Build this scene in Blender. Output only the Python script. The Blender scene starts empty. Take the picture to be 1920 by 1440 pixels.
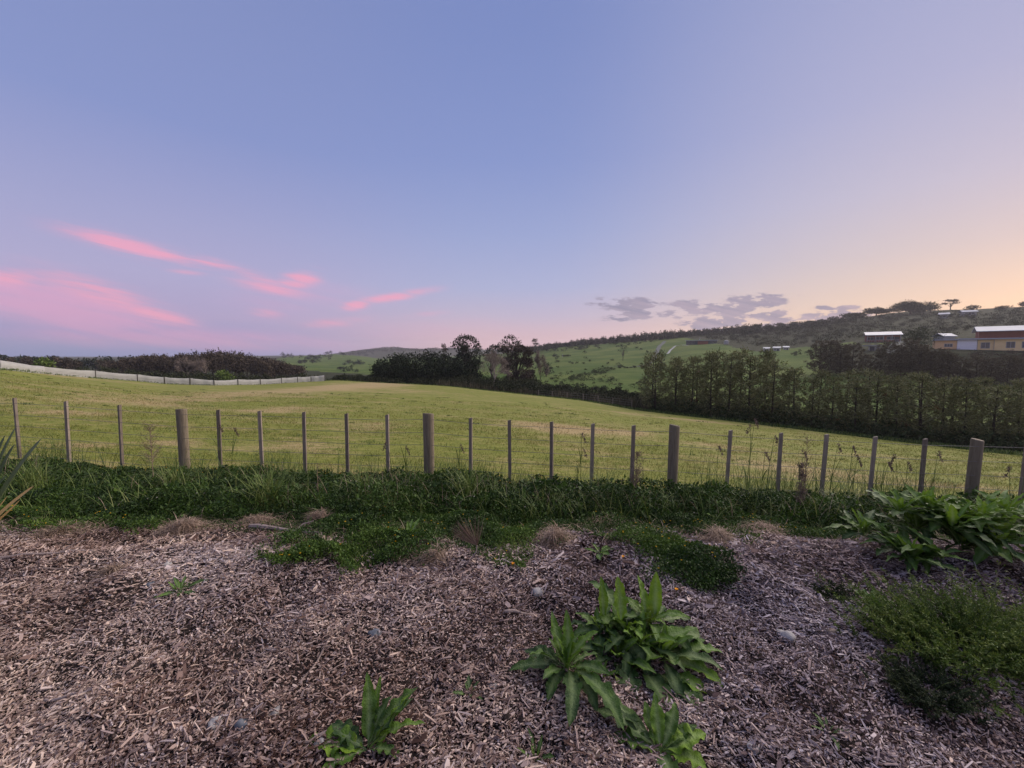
import bpy, math, random
import numpy as np
from mathutils import Vector

random.seed(7)
rng = np.random.default_rng(7)
SC = bpy.context.scene
COL = SC.collection
R = math.radians

# ------------------------------------------------------------------ camera, world, sun, exposure
EYE = 1.65
FPX = 750.0
PITCH = R(4.27)
cam_d = bpy.data.cameras.new('camera')
cam_d.sensor_width = 36.0
cam_d.lens = 36.0 * FPX / 1920.0
cam_d.clip_start = 0.05
cam_d.clip_end = 20000
cam = bpy.data.objects.new('camera', cam_d)
COL.objects.link(cam)
cam.location = (0, 0, EYE)
cam.rotation_euler = (math.pi / 2 - PITCH, 0, 0)
SC.camera = cam

SUN_EL, SUN_AZ = R(34), R(62)          # azimuth to the right of the view direction (+Y towards +X)
EXPOSURE = 1.6
SKY_K = 0.33
SUN_POWER = 1.5
SC.view_settings.view_transform = 'Standard'
SC.view_settings.look = 'None'
SC.view_settings.gamma = 1
SC.view_settings.use_curve_mapping = False
SC.view_settings.exposure = EXPOSURE

sd = bpy.data.lights.new('sun', 'SUN')
sd.energy = SUN_POWER
sd.angle = R(70)
sd.color = (1.0, 0.88, 0.76)
sun = bpy.data.objects.new('sun', sd)
COL.objects.link(sun)
sdir = Vector((math.sin(SUN_AZ) * math.cos(SUN_EL), math.cos(SUN_AZ) * math.cos(SUN_EL), math.sin(SUN_EL)))
sun.rotation_euler = sdir.to_track_quat('Z', 'Y').to_euler()


def lin(c):
    o = []
    for v in c[:3]:
        v = v / 255.0
        o.append(v / 12.92 if v <= 0.04045 else ((v + 0.055) / 1.055) ** 2.4)
    return (o[0], o[1], o[2], 1.0)


class NT:
    """small wrapper for building node trees"""
    def __init__(self, tree):
        self.t = tree

    def n(self, kind, **kw):
        nd = self.t.nodes.new(kind)
        for k, v in kw.items():
            setattr(nd, k, v)
        return nd

    def put(self, sock, v):
        if isinstance(v, bpy.types.NodeSocket):
            self.t.links.new(v, sock)
        elif v is not None:
            sock.default_value = v

    def m(self, op, a, b=None, c=None, clamp=False):
        nd = self.n('ShaderNodeMath', operation=op, use_clamp=clamp)
        self.put(nd.inputs[0], a)
        if b is not None: self.put(nd.inputs[1], b)
        if c is not None: self.put(nd.inputs[2], c)
        return nd.outputs[0]

    def smooth(self, x, lo, hi):
        nd = self.n('ShaderNodeMapRange', interpolation_type='SMOOTHSTEP')
        self.put(nd.inputs[0], x)
        nd.inputs[1].default_value = lo
        nd.inputs[2].default_value = hi
        return nd.outputs[0]

    def ramp(self, x, stops, interp='LINEAR'):
        nd = self.n('ShaderNodeValToRGB')
        cr = nd.color_ramp
        cr.interpolation = interp
        while len(cr.elements) < len(stops):
            cr.elements.new(0.5)
        for e, (p, c) in zip(cr.elements, stops):
            e.position = p
            e.color = c if len(c) == 4 else (*c, 1)
        self.put(nd.inputs[0], x)
        return nd.outputs[0]

    def mix(self, f, a, b, blend='MIX'):
        nd = self.n('ShaderNodeMix', data_type='RGBA', blend_type=blend)
        self.put(nd.inputs[0], f)
        self.put(nd.inputs[6], a)
        self.put(nd.inputs[7], b)
        return nd.outputs[2]

    def noise(self, vec, scale, detail=3.0, rough=0.55):
        nd = self.n('ShaderNodeTexNoise')
        self.put(nd.inputs['Vector'], vec)
        nd.inputs['Scale'].default_value = scale
        nd.inputs['Detail'].default_value = detail
        nd.inputs['Roughness'].default_value = rough
        return nd.outputs[0]

    def comb(self, x, y, z):
        nd = self.n('ShaderNodeCombineXYZ')
        self.put(nd.inputs[0], x); self.put(nd.inputs[1], y); self.put(nd.inputs[2], z)
        return nd.outputs[0]

    def scalevec(self, v, s):
        nd = self.n('ShaderNodeVectorMath', operation='MULTIPLY')
        self.put(nd.inputs[0], v)
        nd.inputs[1].default_value = s
        return nd.outputs[0]


def vslope(py):
    yy = (720.0 - py) / FPX
    return (-math.sin(PITCH) + yy * math.cos(PITCH)) / (math.cos(PITCH) + yy * math.sin(PITCH))


def uof(px, py=700.0):
    yy = (720.0 - py) / FPX
    return ((px - 960.0) / FPX) / (math.cos(PITCH) + yy * math.sin(PITCH))


world = bpy.data.worlds.new('World')
SC.world = world
world.use_nodes = True
wt = world.node_tree
wt.nodes.clear()
W = NT(wt)
tc = W.n('ShaderNodeTexCoord').outputs['Generated']
sp = W.n('ShaderNodeSeparateXYZ')
wt.links.new(tc, sp.inputs[0])
X_, Y_, Z_ = sp.outputs
hor = W.m('SQRT', W.m('ADD', W.m('MULTIPLY', X_, X_), W.m('MULTIPLY', Y_, Y_)))
az = W.m('DIVIDE', X_, W.m('MAXIMUM', hor, 0.001))


def S(z, r, g, b):
    return (z, lin((r, g, b)))


ELC = 0.8
def stops(lst):
    return [(max(0.0, z) / ELC, c) for z, c in lst]


zel = W.m('DIVIDE', W.m('MAXIMUM', Z_, 0.0), ELC)
left = W.ramp(zel, stops([S(0, 128, 144, 194), S(.03, 140, 150, 200), S(.07, 172, 160, 200), S(.15, 172, 167, 206), S(.24, 160, 162, 204), S(.4, 133, 147, 199), S(.6, 126, 140, 191), S(.8, 120, 135, 185)]))
mid = W.ramp(zel, stops([S(0, 224, 182, 184), S(.04, 212, 178, 190), S(.09, 188, 176, 202), S(.16, 168, 173, 210), S(.28, 150, 162, 207), S(.42, 132, 148, 201), S(.6, 121, 138, 193), S(.8, 114, 130, 187)]))
right = W.ramp(zel, stops([S(0, 238, 202, 164), S(.05, 232, 200, 170), S(.1, 220, 195, 180), S(.18, 203, 188, 192), S(.28, 190, 183, 203), S(.42, 172, 172, 205), S(.6, 158, 163, 202), S(.8, 146, 154, 196)]))
back = W.ramp(zel, stops([S(0, 190, 180, 190), S(.2, 175, 175, 200), S(.5, 150, 158, 200), S(.8, 130, 142, 190)]))
fl = W.smooth(az, -0.62, -0.05)
fr = W.smooth(az, 0.05, 0.80)
colr = W.mix(fl, left, mid)
colr = W.mix(fr, colr, right)
# the western glow lies just past the right edge of the frame
dx = W.m('SUBTRACT', W.m('ARCTAN2', X_, Y_), 1.18)
glow = W.m('EXPONENT', W.m('MULTIPLY', -1.0, W.m('ADD', W.m('MULTIPLY', W.m('MULTIPLY', dx, dx), 9.0), W.m('MULTIPLY', W.m('MULTIPLY', Z_, Z_), 40.0))))
colr = W.mix(W.smooth(Y_, 0.1, -0.5), colr, back)
colr = W.mix(W.m('MULTIPLY', glow, 1.0), colr, (0.13, 0.07, 0.025, 1), 'ADD')

# clouds: soft shapes placed by direction (u = x/y, v = z/y), broken up by noise
yc = W.m('MAXIMUM', Y_, 0.05)
U = W.m('DIVIDE', X_, yc)
V = W.m('DIVIDE', Z_, yc)
uvn = W.comb(W.m('MULTIPLY', U, 1.6), W.m('MULTIPLY', V, 4.6), 0.0)
uvs = W.comb(W.m('ADD', W.m('MULTIPLY', U, 0.9), W.m('MULTIPLY', V, 2.2)), W.m('SUBTRACT', W.m('MULTIPLY', V, 7.0), W.m('MULTIPLY', U, -1.3)), 3.0)
nz1 = W.noise(uvn, 11.0, 8.0, 0.62)
nz2 = W.noise(uvs, 6.5, 9.0, 0.68)


def cloud_sum(lst):
    tot = None
    for (px, py, hl, hw, ang, amp) in lst:
        uc, vc = uof(px, py), vslope(py)
        ca, sa = math.cos(R(ang)), math.sin(R(ang))
        du = W.m('SUBTRACT', U, uc)
        dv = W.m('SUBTRACT', V, vc)
        a = W.m('MULTIPLY', W.m('ADD', W.m('MULTIPLY', du, ca), W.m('MULTIPLY', dv, sa)), FPX / hl)
        b = W.m('MULTIPLY', W.m('SUBTRACT', W.m('MULTIPLY', dv, ca), W.m('MULTIPLY', du, sa)), FPX / hw)
        r2 = W.m('ADD', W.m('MULTIPLY', a, a), W.m('MULTIPLY', b, b))
        e = W.m('MULTIPLY', W.m('EXPONENT', W.m('MULTIPLY', r2, -1.0)), amp)
        tot = e if tot is None else W.m('MAXIMUM', tot, e)
    return tot


front = W.smooth(Y_, 0.1, 0.3)
pinks = cloud_sum([(250, 462, 150, 19, -14, 1.0), (400, 492, 70, 12, -12, .95), (470, 512, 60, 10, -14, .7), (170, 440, 60, 16, -20, .6), (560, 524, 42, 17, 8, 1.2),
                   (500, 535, 75, 17, -12, .85), (350, 510, 40, 6, -5, .6), (20, 520, 60, 16, -5, .9), (180, 545, 130, 24, -17, .9),
                   (300, 592, 75, 16, -14, 1.0), (670, 572, 30, 10, 14, 1.25), (740, 556, 80, 9, 10, .95), (640, 602, 70, 10, 6, .7), (500, 587, 35, 9, -6, .7), (790, 590, 50, 6, 5, .5)])
pveil = cloud_sum([(120, 580, 260, 48, -13, 1.0), (330, 635, 330, 24, -2, 0.9), (560, 560, 170, 50, 0, .35), (800, 620, 200, 32, 0, .35)])
greys = cloud_sum([(1180, 570, 70, 12, -3, 1.0), (1180, 593, 48, 8, 4, 1.1), (1250, 590, 60, 7, -5, .5), (1310, 578, 70, 16, 4, .85), (1400, 572, 70, 19, 12, 1.0), (1365, 600, 92, 12, 6, 1.2), (1440, 590, 60, 10, 10, .8),
                   (1540, 597, 85, 14, 6, 1.1), (1593, 575, 24, 6, 0, 1.0), (1450, 553, 60, 8, 0, .5), (1548, 578, 20, 5, -8, .8), (1500, 610, 110, 9, 4, .9)])
pv = W.m('MULTIPLY', W.m('MULTIPLY', W.smooth(W.m('MULTIPLY', pveil, W.m('MULTIPLY_ADD', W.m('SUBTRACT', nz2, 0.5), 2.0, 1.0)), 0.05, 1.0), 0.72), front)
colr = W.mix(pv, colr, lin((222, 162, 200)))
pk = W.m('MULTIPLY', W.m('MULTIPLY', W.smooth(W.m('MULTIPLY', pinks, W.m('MULTIPLY_ADD', W.m('SUBTRACT', nz2, 0.5), 4.2, 0.95)), 0.05, 1.3), 0.92), front)
colr = W.mix(pk, colr, lin((236, 164, 193)))
gk = W.m('MULTIPLY', W.m('MULTIPLY', W.smooth(W.m('MULTIPLY', greys, W.m('MULTIPLY_ADD', W.m('SUBTRACT', nz1, 0.5), 8.0, 0.98)), 0.25, 0.62), 0.97), front)
gcol = W.mix(W.smooth(nz2, .35, .65), lin((126, 125, 156)), lin((164, 150, 172)))
colr = W.mix(gk, colr, gcol)

sky = W.n('ShaderNodeTexSky', sky_type='NISHITA')
sky.sun_disc = False
sky.sun_elevation = R(1.5)
sky.sun_rotation = SUN_AZ
bg1 = W.n('ShaderNodeBackground'); bg1.inputs[1].default_value = SKY_K
bg2 = W.n('ShaderNodeBackground'); bg2.inputs[1].default_value = 0.008
wt.links.new(colr, bg1.inputs[0]); wt.links.new(sky.outputs[0], bg2.inputs[0])
addn = W.n('ShaderNodeAddShader')
wt.links.new(bg1.outputs[0], addn.inputs[0]); wt.links.new(bg2.outputs[0], addn.inputs[1])
wo = W.n('ShaderNodeOutputWorld')
wt.links.new(addn.outputs[0], wo.inputs[0])


# ------------------------------------------------------------------ materials
def mat(name, stops_, scale=2.0, rnd=0.6, detail=4.0, rough=0.75, spec=0.25, bump=0.0, bscale=30.0, trans=0.0, mid=None, stretch=(1, 1, 1), local=False, custom=None):
    """colour = ramp(mix of the per-vertex 'rnd' attribute and a position noise)"""
    m = bpy.data.materials.new(name)
    m.use_nodes = True
    t = m.node_tree
    t.nodes.clear()
    N = NT(t)
    if local:
        pos = N.n('ShaderNodeTexCoord').outputs['Object']
    else:
        pos = N.n('ShaderNodeNewGeometry').outputs['Position']
    pos = N.scalevec(pos, stretch)
    at = N.n('ShaderNodeAttribute', attribute_name='rnd').outputs['Fac']
    nz = N.noise(pos, scale, detail, 0.6)
    nz = N.m('MULTIPLY_ADD', N.m('SUBTRACT', nz, 0.5), 1.8, 0.5)
    f = N.m('ADD', N.m('MULTIPLY', at, rnd), N.m('MULTIPLY', nz, 1 - rnd), clamp=True)
    c = N.ramp(f, stops_)
    if custom:
        c = custom(N, pos, c, at, nz)
    if mid:
        aux = N.n('ShaderNodeAttribute', attribute_name='aux').outputs['Fac']
        c = N.mix(aux, c, mid)
    b = N.n('ShaderNodeBsdfPrincipled')
    t.links.new(c, b.inputs['Base Color'])
    b.inputs['Roughness'].default_value = rough
    b.inputs['Specular IOR Level'].default_value = spec
    if bump > 0:
        bn = N.n('ShaderNodeBump')
        bn.inputs['Strength'].default_value = 1.0
        bn.inputs['Distance'].default_value = bump
        t.links.new(N.noise(pos, bscale, 5.0, 0.65), bn.inputs['Height'])
        t.links.new(bn.outputs[0], b.inputs['Normal'])
    out = N.n('ShaderNodeOutputMaterial')
    if trans > 0:
        tr = N.n('ShaderNodeBsdfTranslucent')
        t.links.new(c, tr.inputs[0])
        ms = N.n('ShaderNodeMixShader')
        ms.inputs[0].default_value = trans
        t.links.new(b.outputs[0], ms.inputs[1]); t.links.new(tr.outputs[0], ms.inputs[2])
        t.links.new(ms.outputs[0], out.inputs[0])
    else:
        t.links.new(b.outputs[0], out.inputs[0])
    return m


def st(*cols):
    n = len(cols)
    return [(i / (n - 1), (*c, 1)) for i, c in enumerate(cols)]


M = {}
GRASSCOLS = dict(a=(.145, .168, .030), b=(.235, .23, .052), dry=(.34, .26, .125), dark=(.055, .095, .018))


def dock_col(N, pos, c, at, nz):
    v = N.noise(pos, 38.0, 3.0, .6)
    w = N.noise(pos, 7.0, 2.0, .5)
    c = N.mix(N.m('MULTIPLY', N.smooth(v, .66, .74), .7), c, (.12, .075, .03, 1))
    return N.mix(N.m('MULTIPLY', N.smooth(w, .64, .78), .55), c, (.24, .26, .04, 1))


def field_col(N, pos, c, at, nz):
    dryv = N.n('ShaderNodeAttribute', attribute_name='dry').outputs['Fac']
    n1 = N.noise(N.scalevec(pos, (.35, 1.0, 1.0)), 0.5, 5.0, .6)
    n2 = N.noise(N.scalevec(pos, (.5, 1.6, 1.0)), 3.0, 4.0, .7)
    n3 = N.noise(pos, 14.0, 3.0, .7)
    g = N.mix(N.smooth(n2, .32, .68), (*GRASSCOLS['a'], 1), (*GRASSCOLS['b'], 1))
    g = N.mix(N.m('MULTIPLY', N.smooth(n3, .48, .68), .55), g, (*GRASSCOLS['dark'], 1))
    f = N.m('ADD', N.m('ADD', dryv, N.m('MULTIPLY', N.m('SUBTRACT', n1, .5), 2.2)), N.m('MULTIPLY', N.m('SUBTRACT', n2, .5), 2.0))
    f = N.m('ADD', f, N.m('MULTIPLY', N.m('SUBTRACT', n3, .5), 1.2))
    return N.mix(N.smooth(f, .12, 1.0), g, (*GRASSCOLS['dry'], 1))


def hill_col(N, pos, c, at, nz):
    bush = N.n('ShaderNodeAttribute', attribute_name='dry').outputs['Fac']
    n1 = N.noise(pos, 0.035, 5.0, .6)
    n2 = N.noise(pos, 0.4, 5.0, .7)
    g = N.mix(N.smooth(n1, .35, .65), (.058, .098, .021, 1), (.11, .142, .036, 1))
    g = N.mix(N.m('MULTIPLY', N.smooth(n2, .5, .75), .5), g, (.045, .07, .018, 1))
    d = N.mix(N.smooth(n2, .35, .65), (.022, .03, .014, 1), (.06, .06, .035, 1))
    f = N.m('ADD', bush, N.m('MULTIPLY', N.m('SUBTRACT', n2, .5), .5))
    return N.mix(N.smooth(f, .35, .65), g, d)


M['field'] = mat('field_grass', st((.1, .1, .1), (.2, .2, .2)), rough=.9, spec=.1, bump=.05, bscale=9, custom=field_col)
M['blade'] = mat('field_blades', st((.1, .1, .1), (.2, .2, .2)), rough=.7, spec=.2, trans=.3, custom=field_col)
M['hill'] = mat('hill_grass', st((.1, .1, .1), (.2, .2, .2)), rough=.95, spec=.05, bump=.5, bscale=.8, custom=hill_col)
M['mulch'] = mat('mulch_soil', st((.012, .008, .007), (.035, .024, .02), (.085, .06, .052)), scale=60, rnd=0, rough=.95, bump=.02, bscale=70)
M['verge'] = mat('verge_soil', st((.02, .022, .01), (.045, .045, .02), (.09, .075, .045)), scale=4, rnd=0, rough=.95, bump=.03, bscale=25)
M['chip'] = mat('wood_chip', st((.022, .013, .011), (.075, .046, .038), (.17, .115, .097), (.27, .198, .18), (.37, .265, .215), (.60, .51, .46)), scale=2.2, rnd=.80, rough=.8, spec=.2)
def chip_col(N, pos, c, at, nz):
    aux = N.n('ShaderNodeAttribute', attribute_name='aux').outputs['Fac']
    return N.mix(1.0, c, N.mix(aux, (1.03, .90, .81, 1), (.94, .93, 1.03, 1)), 'MULTIPLY')


M['chip'] = mat('wood_chip', st((.022, .013, .011), (.075, .046, .038), (.17, .125, .115), (.29, .235, .22), (.39, .32, .29), (.62, .56, .52)), scale=2.2, rnd=.84, rough=.85, spec=.12, custom=chip_col)
M['stone'] = mat('pebble', st((.16, .16, .17), (.30, .28, .27), (.42, .39, .36)), scale=25, rnd=.5, rough=.7, bump=.004, bscale=60)
M['stonedark'] = mat('dark_pebble', st((.05, .055, .065), (.10, .11, .13), (.18, .18, .19)), scale=25, rnd=.5, rough=.6, bump=.004, bscale=60)
M['stonebrown'] = mat('brown_pebble', st((.14, .10, .08), (.24, .18, .14), (.33, .26, .21)), scale=25, rnd=.5, rough=.7, bump=.004, bscale=60)
M['post'] = mat('weathered_post', st((.04, .032, .022), (.16, .13, .092), (.22, .18, .13), (.32, .27, .20)), scale=5, rnd=.15, detail=7, stretch=(9, 9, .8), rough=.85, bump=.006, bscale=20)
M['batten'] = mat('batten_wood', st((.08, .064, .05), (.21, .17, .135), (.36, .30, .245)), scale=6, rnd=.45, detail=6, stretch=(9, 9, 1), rough=.85, bump=.003, bscale=20)
M['wire'] = mat('fence_wire', st((.10, .09, .085), (.2, .18, .17)), rnd=.3, rough=.5, spec=.5)
M['silt'] = mat('silt_fabric', st((.24, .235, .225), (.31, .305, .29), (.37, .365, .345)), scale=1.2, rnd=.2, stretch=(1, 1, 3), rough=.8, bump=.03, bscale=3)
M['stake'] = mat('silt_stake', st((.05, .045, .04), (.12, .10, .085)), scale=6, rough=.85)
M['dock'] = mat('dock_leaf', st((.010, .030, .010), (.036, .082, .012), (.105, .20, .016), (.21, .33, .022)), scale=14, rnd=.72, custom=dock_col, rough=.5, spec=.3, trans=.22, mid=(.22, .30, .12, 1), bump=.010, bscale=55)
M['cover'] = mat('cover_leaf', st((.008, .018, .005), (.022, .046, .009), (.062, .115, .018), (.15, .22, .035)), scale=2.4, rnd=.6, rough=.6, spec=.25, trans=.2)
M['grassblade'] = mat('long_grass', st((.02, .042, .010), (.05, .09, .018), (.12, .17, .035), (.27, .28, .10)), scale=1.5, rnd=.75, rough=.6, spec=.3, trans=.25)
M['straw'] = mat('dry_straw', st((.10, .065, .045), (.28, .195, .14), (.50, .38, .29)), scale=6, rnd=.8, rough=.8, spec=.2, trans=.15)
M['seed'] = mat('seed_head', st((.07, .05, .045), (.15, .105, .09), (.26, .19, .165)), scale=8, rnd=.8, rough=.9, spec=.1, trans=.1)
M['flower'] = mat('yellow_petal', st((.62, .40, .02), (.80, .55, .05)), rnd=.9, rough=.6, trans=.2)
M['orange'] = mat('orange_petal', st((.72, .26, .01), (.85, .40, .02)), rnd=.9, rough=.6, trans=.2)
M['clover'] = mat('clover_head', st((.45, .42, .36), (.66, .60, .52)), rnd=.9, rough=.8)
M['feather'] = mat('feathery_leaf', st((.012, .026, .007), (.034, .066, .012), (.09, .14, .022), (.20, .23, .05)), scale=5, rnd=.7, rough=.6, trans=.2)
M['darkleaf'] = mat('dark_low_leaf', st((.010, .018, .008), (.024, .036, .014), (.05, .06, .025)), scale=6, rnd=.7, rough=.7, trans=.1)
M['flax'] = mat('flax_blade', st((.035, .06, .022), (.07, .10, .04), (.11, .14, .055)), scale=3, rnd=.7, rough=.45, spec=.4, trans=.15)
M['flaxdry'] = mat('flax_dry_blade', st((.42, .26, .09), (.62, .42, .16)), scale=3, rnd=.7, rough=.6, spec=.3, trans=.2)
M['twig'] = mat('twig_bark', st((.10, .07, .06), (.20, .15, .13), (.30, .24, .21)), scale=12, rnd=.5, rough=.85, bump=.002, bscale=60)
M['branch'] = mat('grey_branch', st((.16, .12, .11), (.27, .21, .19), (.36, .29, .26)), scale=8, rnd=.2, detail=6, rough=.85, bump=.004, bscale=40)
# trees
M['bark'] = mat('pine_bark', st((.025, .018, .014), (.055, .042, .034)), scale=3, rough=.9)
M['needle'] = mat('pine_needles', st((.038, .048, .022), (.095, .104, .044), (.17, .17, .074), (.25, .235, .12)), scale=.35, rnd=.7, rough=.7, spec=.15, trans=.12)
M['rustneedle'] = mat('rusty_needles', st((.04, .034, .022), (.085, .068, .042), (.13, .11, .065)), scale=.3, rnd=.7, rough=.8, spec=.1, trans=.1)
M['rustleaf'] = mat('rust_dead_needles', st((.10, .04, .02), (.18, .08, .04)), scale=.3, rnd=.7, rough=.8, spec=.1, trans=.1)
M['darkcrown'] = mat('dark_evergreen', st((.008, .014, .008), (.016, .026, .012), (.032, .044, .017)), scale=.3, rnd=.65, rough=.8, spec=.1)
M['browncrown'] = mat('brown_crown', st((.03, .024, .018), (.07, .055, .04), (.125, .095, .07)), scale=.4, rnd=.65, rough=.85, spec=.1)
M['palecrown'] = mat('pale_twigs', st((.13, .10, .08), (.22, .175, .14), (.32, .26, .21)), scale=.6, rnd=.7, rough=.9, spec=.1)
M['midcrown'] = mat('olive_crown', st((.022, .032, .014), (.045, .062, .025), (.085, .105, .04)), scale=.3, rnd=.65, rough=.85, spec=.1)
M['limecrown'] = mat('lime_crown', st((.05, .08, .02), (.11, .16, .04), (.18, .23, .06)), scale=.5, rnd=.65, rough=.85, spec=.1)
M['scrub'] = mat('scrub_leaf', st((.014, .020, .010), (.028, .036, .017), (.05, .056, .028), (.085, .08, .045)), scale=.08, rnd=.55, rough=.9, spec=.05)
M['redscrub'] = mat('reddish_scrub', st((.035, .024, .018), (.06, .044, .032), (.10, .075, .055)), scale=.1, rnd=.6, rough=.9, spec=.05)
M['rushes'] = mat('rush_leaf', st((.025, .028, .014), (.06, .06, .03), (.11, .09, .06), (.17, .13, .10)), scale=.5, rnd=.6, rough=.85, spec=.1)
M['limb'] = mat('dark_limb', st((.03, .024, .02), (.07, .055, .045)), scale=2, rough=.9)
M['palelimb'] = mat('pale_limb', st((.20, .16, .14), (.34, .29, .26)), scale=2, rnd=.5, rough=.9)
# houses
M['roofwhite'] = mat('pale_metal_roof', st((.27, .29, .34), (.36, .38, .43)), scale=1.5, rnd=0, stretch=(4, .3, .3), rough=.45, spec=.4)
M['greyroof'] = mat('grey_metal_roof', st((.26, .28, .33), (.36, .38, .43)), scale=1.5, rnd=0, rough=.6)
M['whitewall'] = mat('white_boards', st((.70, .69, .74), (.80, .79, .84)), scale=1, rnd=0, stretch=(.3, .3, 6), rough=.8)
M['yellowwall'] = mat('yellow_render', st((.74, .54, .28), (.82, .62, .35)), scale=.8, rnd=0, rough=.9)
M['orangewall'] = mat('orange_render', st((.68, .43, .23), (.76, .50, .29)), scale=.8, rnd=0, rough=.9)
M['brick'] = mat('red_brick', st((.16, .055, .04), (.25, .09, .065), (.32, .13, .10)), scale=6, rnd=0, stretch=(1, 1, 3), rough=.9)
M['darkwall'] = mat('dark_weatherboard', st((.04, .04, .05), (.09, .085, .10)), scale=2, rnd=0, stretch=(.5, .5, 5), rough=.8)
M['glass'] = mat('window_glass', st((.03, .035, .045), (.06, .065, .08)), scale=1, rnd=0, rough=.08, spec=.6)
M['frame'] = mat('window_frame', st((.25, .25, .27), (.35, .35, .37)), rnd=0, rough=.6)
M['concrete'] = mat('pale_concrete', st((.27, .27, .27), (.38, .38, .37)), scale=1.5, rnd=0, rough=.9)
M['gravel'] = mat('gravel_track', st((.06, .07, .06), (.11, .12, .11)), scale=1.0, rnd=0, rough=.95)
M['deckwood'] = mat('deck_wood', st((.14, .08, .06), (.26, .16, .12)), scale=2, rnd=0, rough=.85)


# ------------------------------------------------------------------ mesh buffer
class MB:
    def __init__(self):
        self.V = []; self.R = []; self.A = []; self.F = []; self.M = []
        self.n = 0

    def add(self, v, f, rnd=.5, aux=0.0, mi=0):
        v = np.asarray(v, float).reshape(-1, 3)
        self.V.append(v)
        self.R.append(np.broadcast_to(np.asarray(rnd, float), (len(v),)))
        self.A.append(np.broadcast_to(np.asarray(aux, float), (len(v),)))
        f = np.asarray(f, int)
        self.F.append(f + self.n)
        self.M.append(np.full(len(f), mi))
        self.n += len(v)

    def box(self, c, s, rz=0.0, rnd=.5, mi=0, tilt=None):
        x, y, z = [q / 2 for q in s]
        v = np.array([[-x, -y, -z], [x, -y, -z], [x, y, -z], [-x, y, -z], [-x, -y, z], [x, -y, z], [x, y, z], [-x, y, z]])
        ca, sa = math.cos(rz), math.sin(rz)
        v = v @ np.array([[ca, sa, 0], [-sa, ca, 0], [0, 0, 1]]) + np.array(c)
        self.add(v, [[0, 3, 2, 1], [4, 5, 6, 7], [0, 1, 5, 4], [1, 2, 6, 5], [2, 3, 7, 6], [3, 0, 4, 7]], rnd, 0, mi)

    def tube(self, P, rad, sides=5, rnd=.5, mi=0, cap=True):
        P = np.asarray(P, float)
        n = len(P)
        rad = np.broadcast_to(np.asarray(rad, float), (n,))
        T = np.gradient(P, axis=0)
        T /= np.linalg.norm(T, axis=1)[:, None] + 1e-9
        ref = np.array([0, 0, 1.0]) if abs(T[0, 2]) < .9 else np.array([1.0, 0, 0])
        A = np.cross(T, ref); A /= np.linalg.norm(A, axis=1)[:, None] + 1e-9
        B = np.cross(T, A)
        th = np.linspace(0, 2 * np.pi, sides, endpoint=False)
        v = P[:, None] + rad[:, None, None] * (np.cos(th)[None, :, None] * A[:, None] + np.sin(th)[None, :, None] * B[:, None])
        f = []
        for i in range(n - 1):
            for j in range(sides):
                k = (j + 1) % sides
                f.append([i * sides + j, i * sides + k, (i + 1) * sides + k, (i + 1) * sides + j])
        self.add(v.reshape(-1, 3), f, rnd, 0, mi)
        if cap and sides > 3:
            b = self.n - sides
            self.F.append(np.array([[b + j for j in range(sides)]])); self.M.append(np.full(1, mi))

    def diamonds(self, P, D, N, L, Wd, rnd, aux=0.0, mi=0, belly=.45):
        """many leaf-shaped quads: base points P, unit directions D, side hint N"""
        P = np.asarray(P, float); D = np.asarray(D, float)
        S_ = np.cross(D, N); S_ /= np.linalg.norm(S_, axis=1)[:, None] + 1e-9
        L = np.broadcast_to(np.asarray(L, float), (len(P),))[:, None]
        Wd = np.broadcast_to(np.asarray(Wd, float), (len(P),))[:, None]
        v = np.stack([P, P + D * L * belly + S_ * Wd / 2, P + D * L, P + D * L * belly - S_ * Wd / 2], 1)
        f = np.arange(len(P) * 4).reshape(-1, 4)
        self.add(v.reshape(-1, 3), f, np.repeat(np.broadcast_to(rnd, (len(P),)), 4), aux, mi)

    def mesh(self, name, mats, smooth=False):
        me = bpy.data.meshes.new(name)
        V = np.concatenate(self.V)
        me.vertices.add(len(V))
        me.vertices.foreach_set('co', V.ravel())
        loops = np.concatenate([f.ravel() for f in self.F])
        tot = np.concatenate([np.full(len(f), f.shape[1]) for f in self.F])
        start = np.concatenate([[0], np.cumsum(tot)[:-1]])
        me.loops.add(len(loops))
        me.loops.foreach_set('vertex_index', loops.astype(np.int32))
        me.polygons.add(len(tot))
        me.polygons.foreach_set('loop_start', start.astype(np.int32))
        me.polygons.foreach_set('material_index', np.concatenate(self.M).astype(np.int32))
        if smooth:
            me.polygons.foreach_set('use_smooth', np.ones(len(tot), bool))
        else:
            me.polygons.foreach_set('use_smooth', np.zeros(len(tot), bool))
        a = me.attributes.new('rnd', 'FLOAT', 'POINT'); a.data.foreach_set('value', np.concatenate(self.R).astype(np.float32))
        a = me.attributes.new('aux', 'FLOAT', 'POINT'); a.data.foreach_set('value', np.concatenate(self.A).astype(np.float32))
        for m in (mats if isinstance(mats, (list, tuple)) else [mats]):
            me.materials.append(m)
        me.update()
        me.validate()
        return me


def setattr_f(me, name, arr):
    a = me.attributes.get(name) or me.attributes.new(name, 'FLOAT', 'POINT')
    a.data.foreach_set('value', np.asarray(arr, np.float32).ravel())


def props(o, label=None, cat=None, group=None, kind=None):
    if label: o['label'] = label
    if cat: o['category'] = cat
    if group: o['group'] = group
    if kind: o['kind'] = kind
    return o


def obj(name, me, parent=None, loc=(0, 0, 0), rz=0.0, scale=None, label=None, cat=None, group=None, kind=None):
    o = bpy.data.objects.new(name, me)
    COL.objects.link(o)
    o.location = loc
    o.rotation_euler = (0, 0, rz)
    if scale: o.scale = scale if not np.isscalar(scale) else (scale,) * 3
    if parent: o.parent = parent
    return props(o, label, cat, group, kind)


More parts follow.
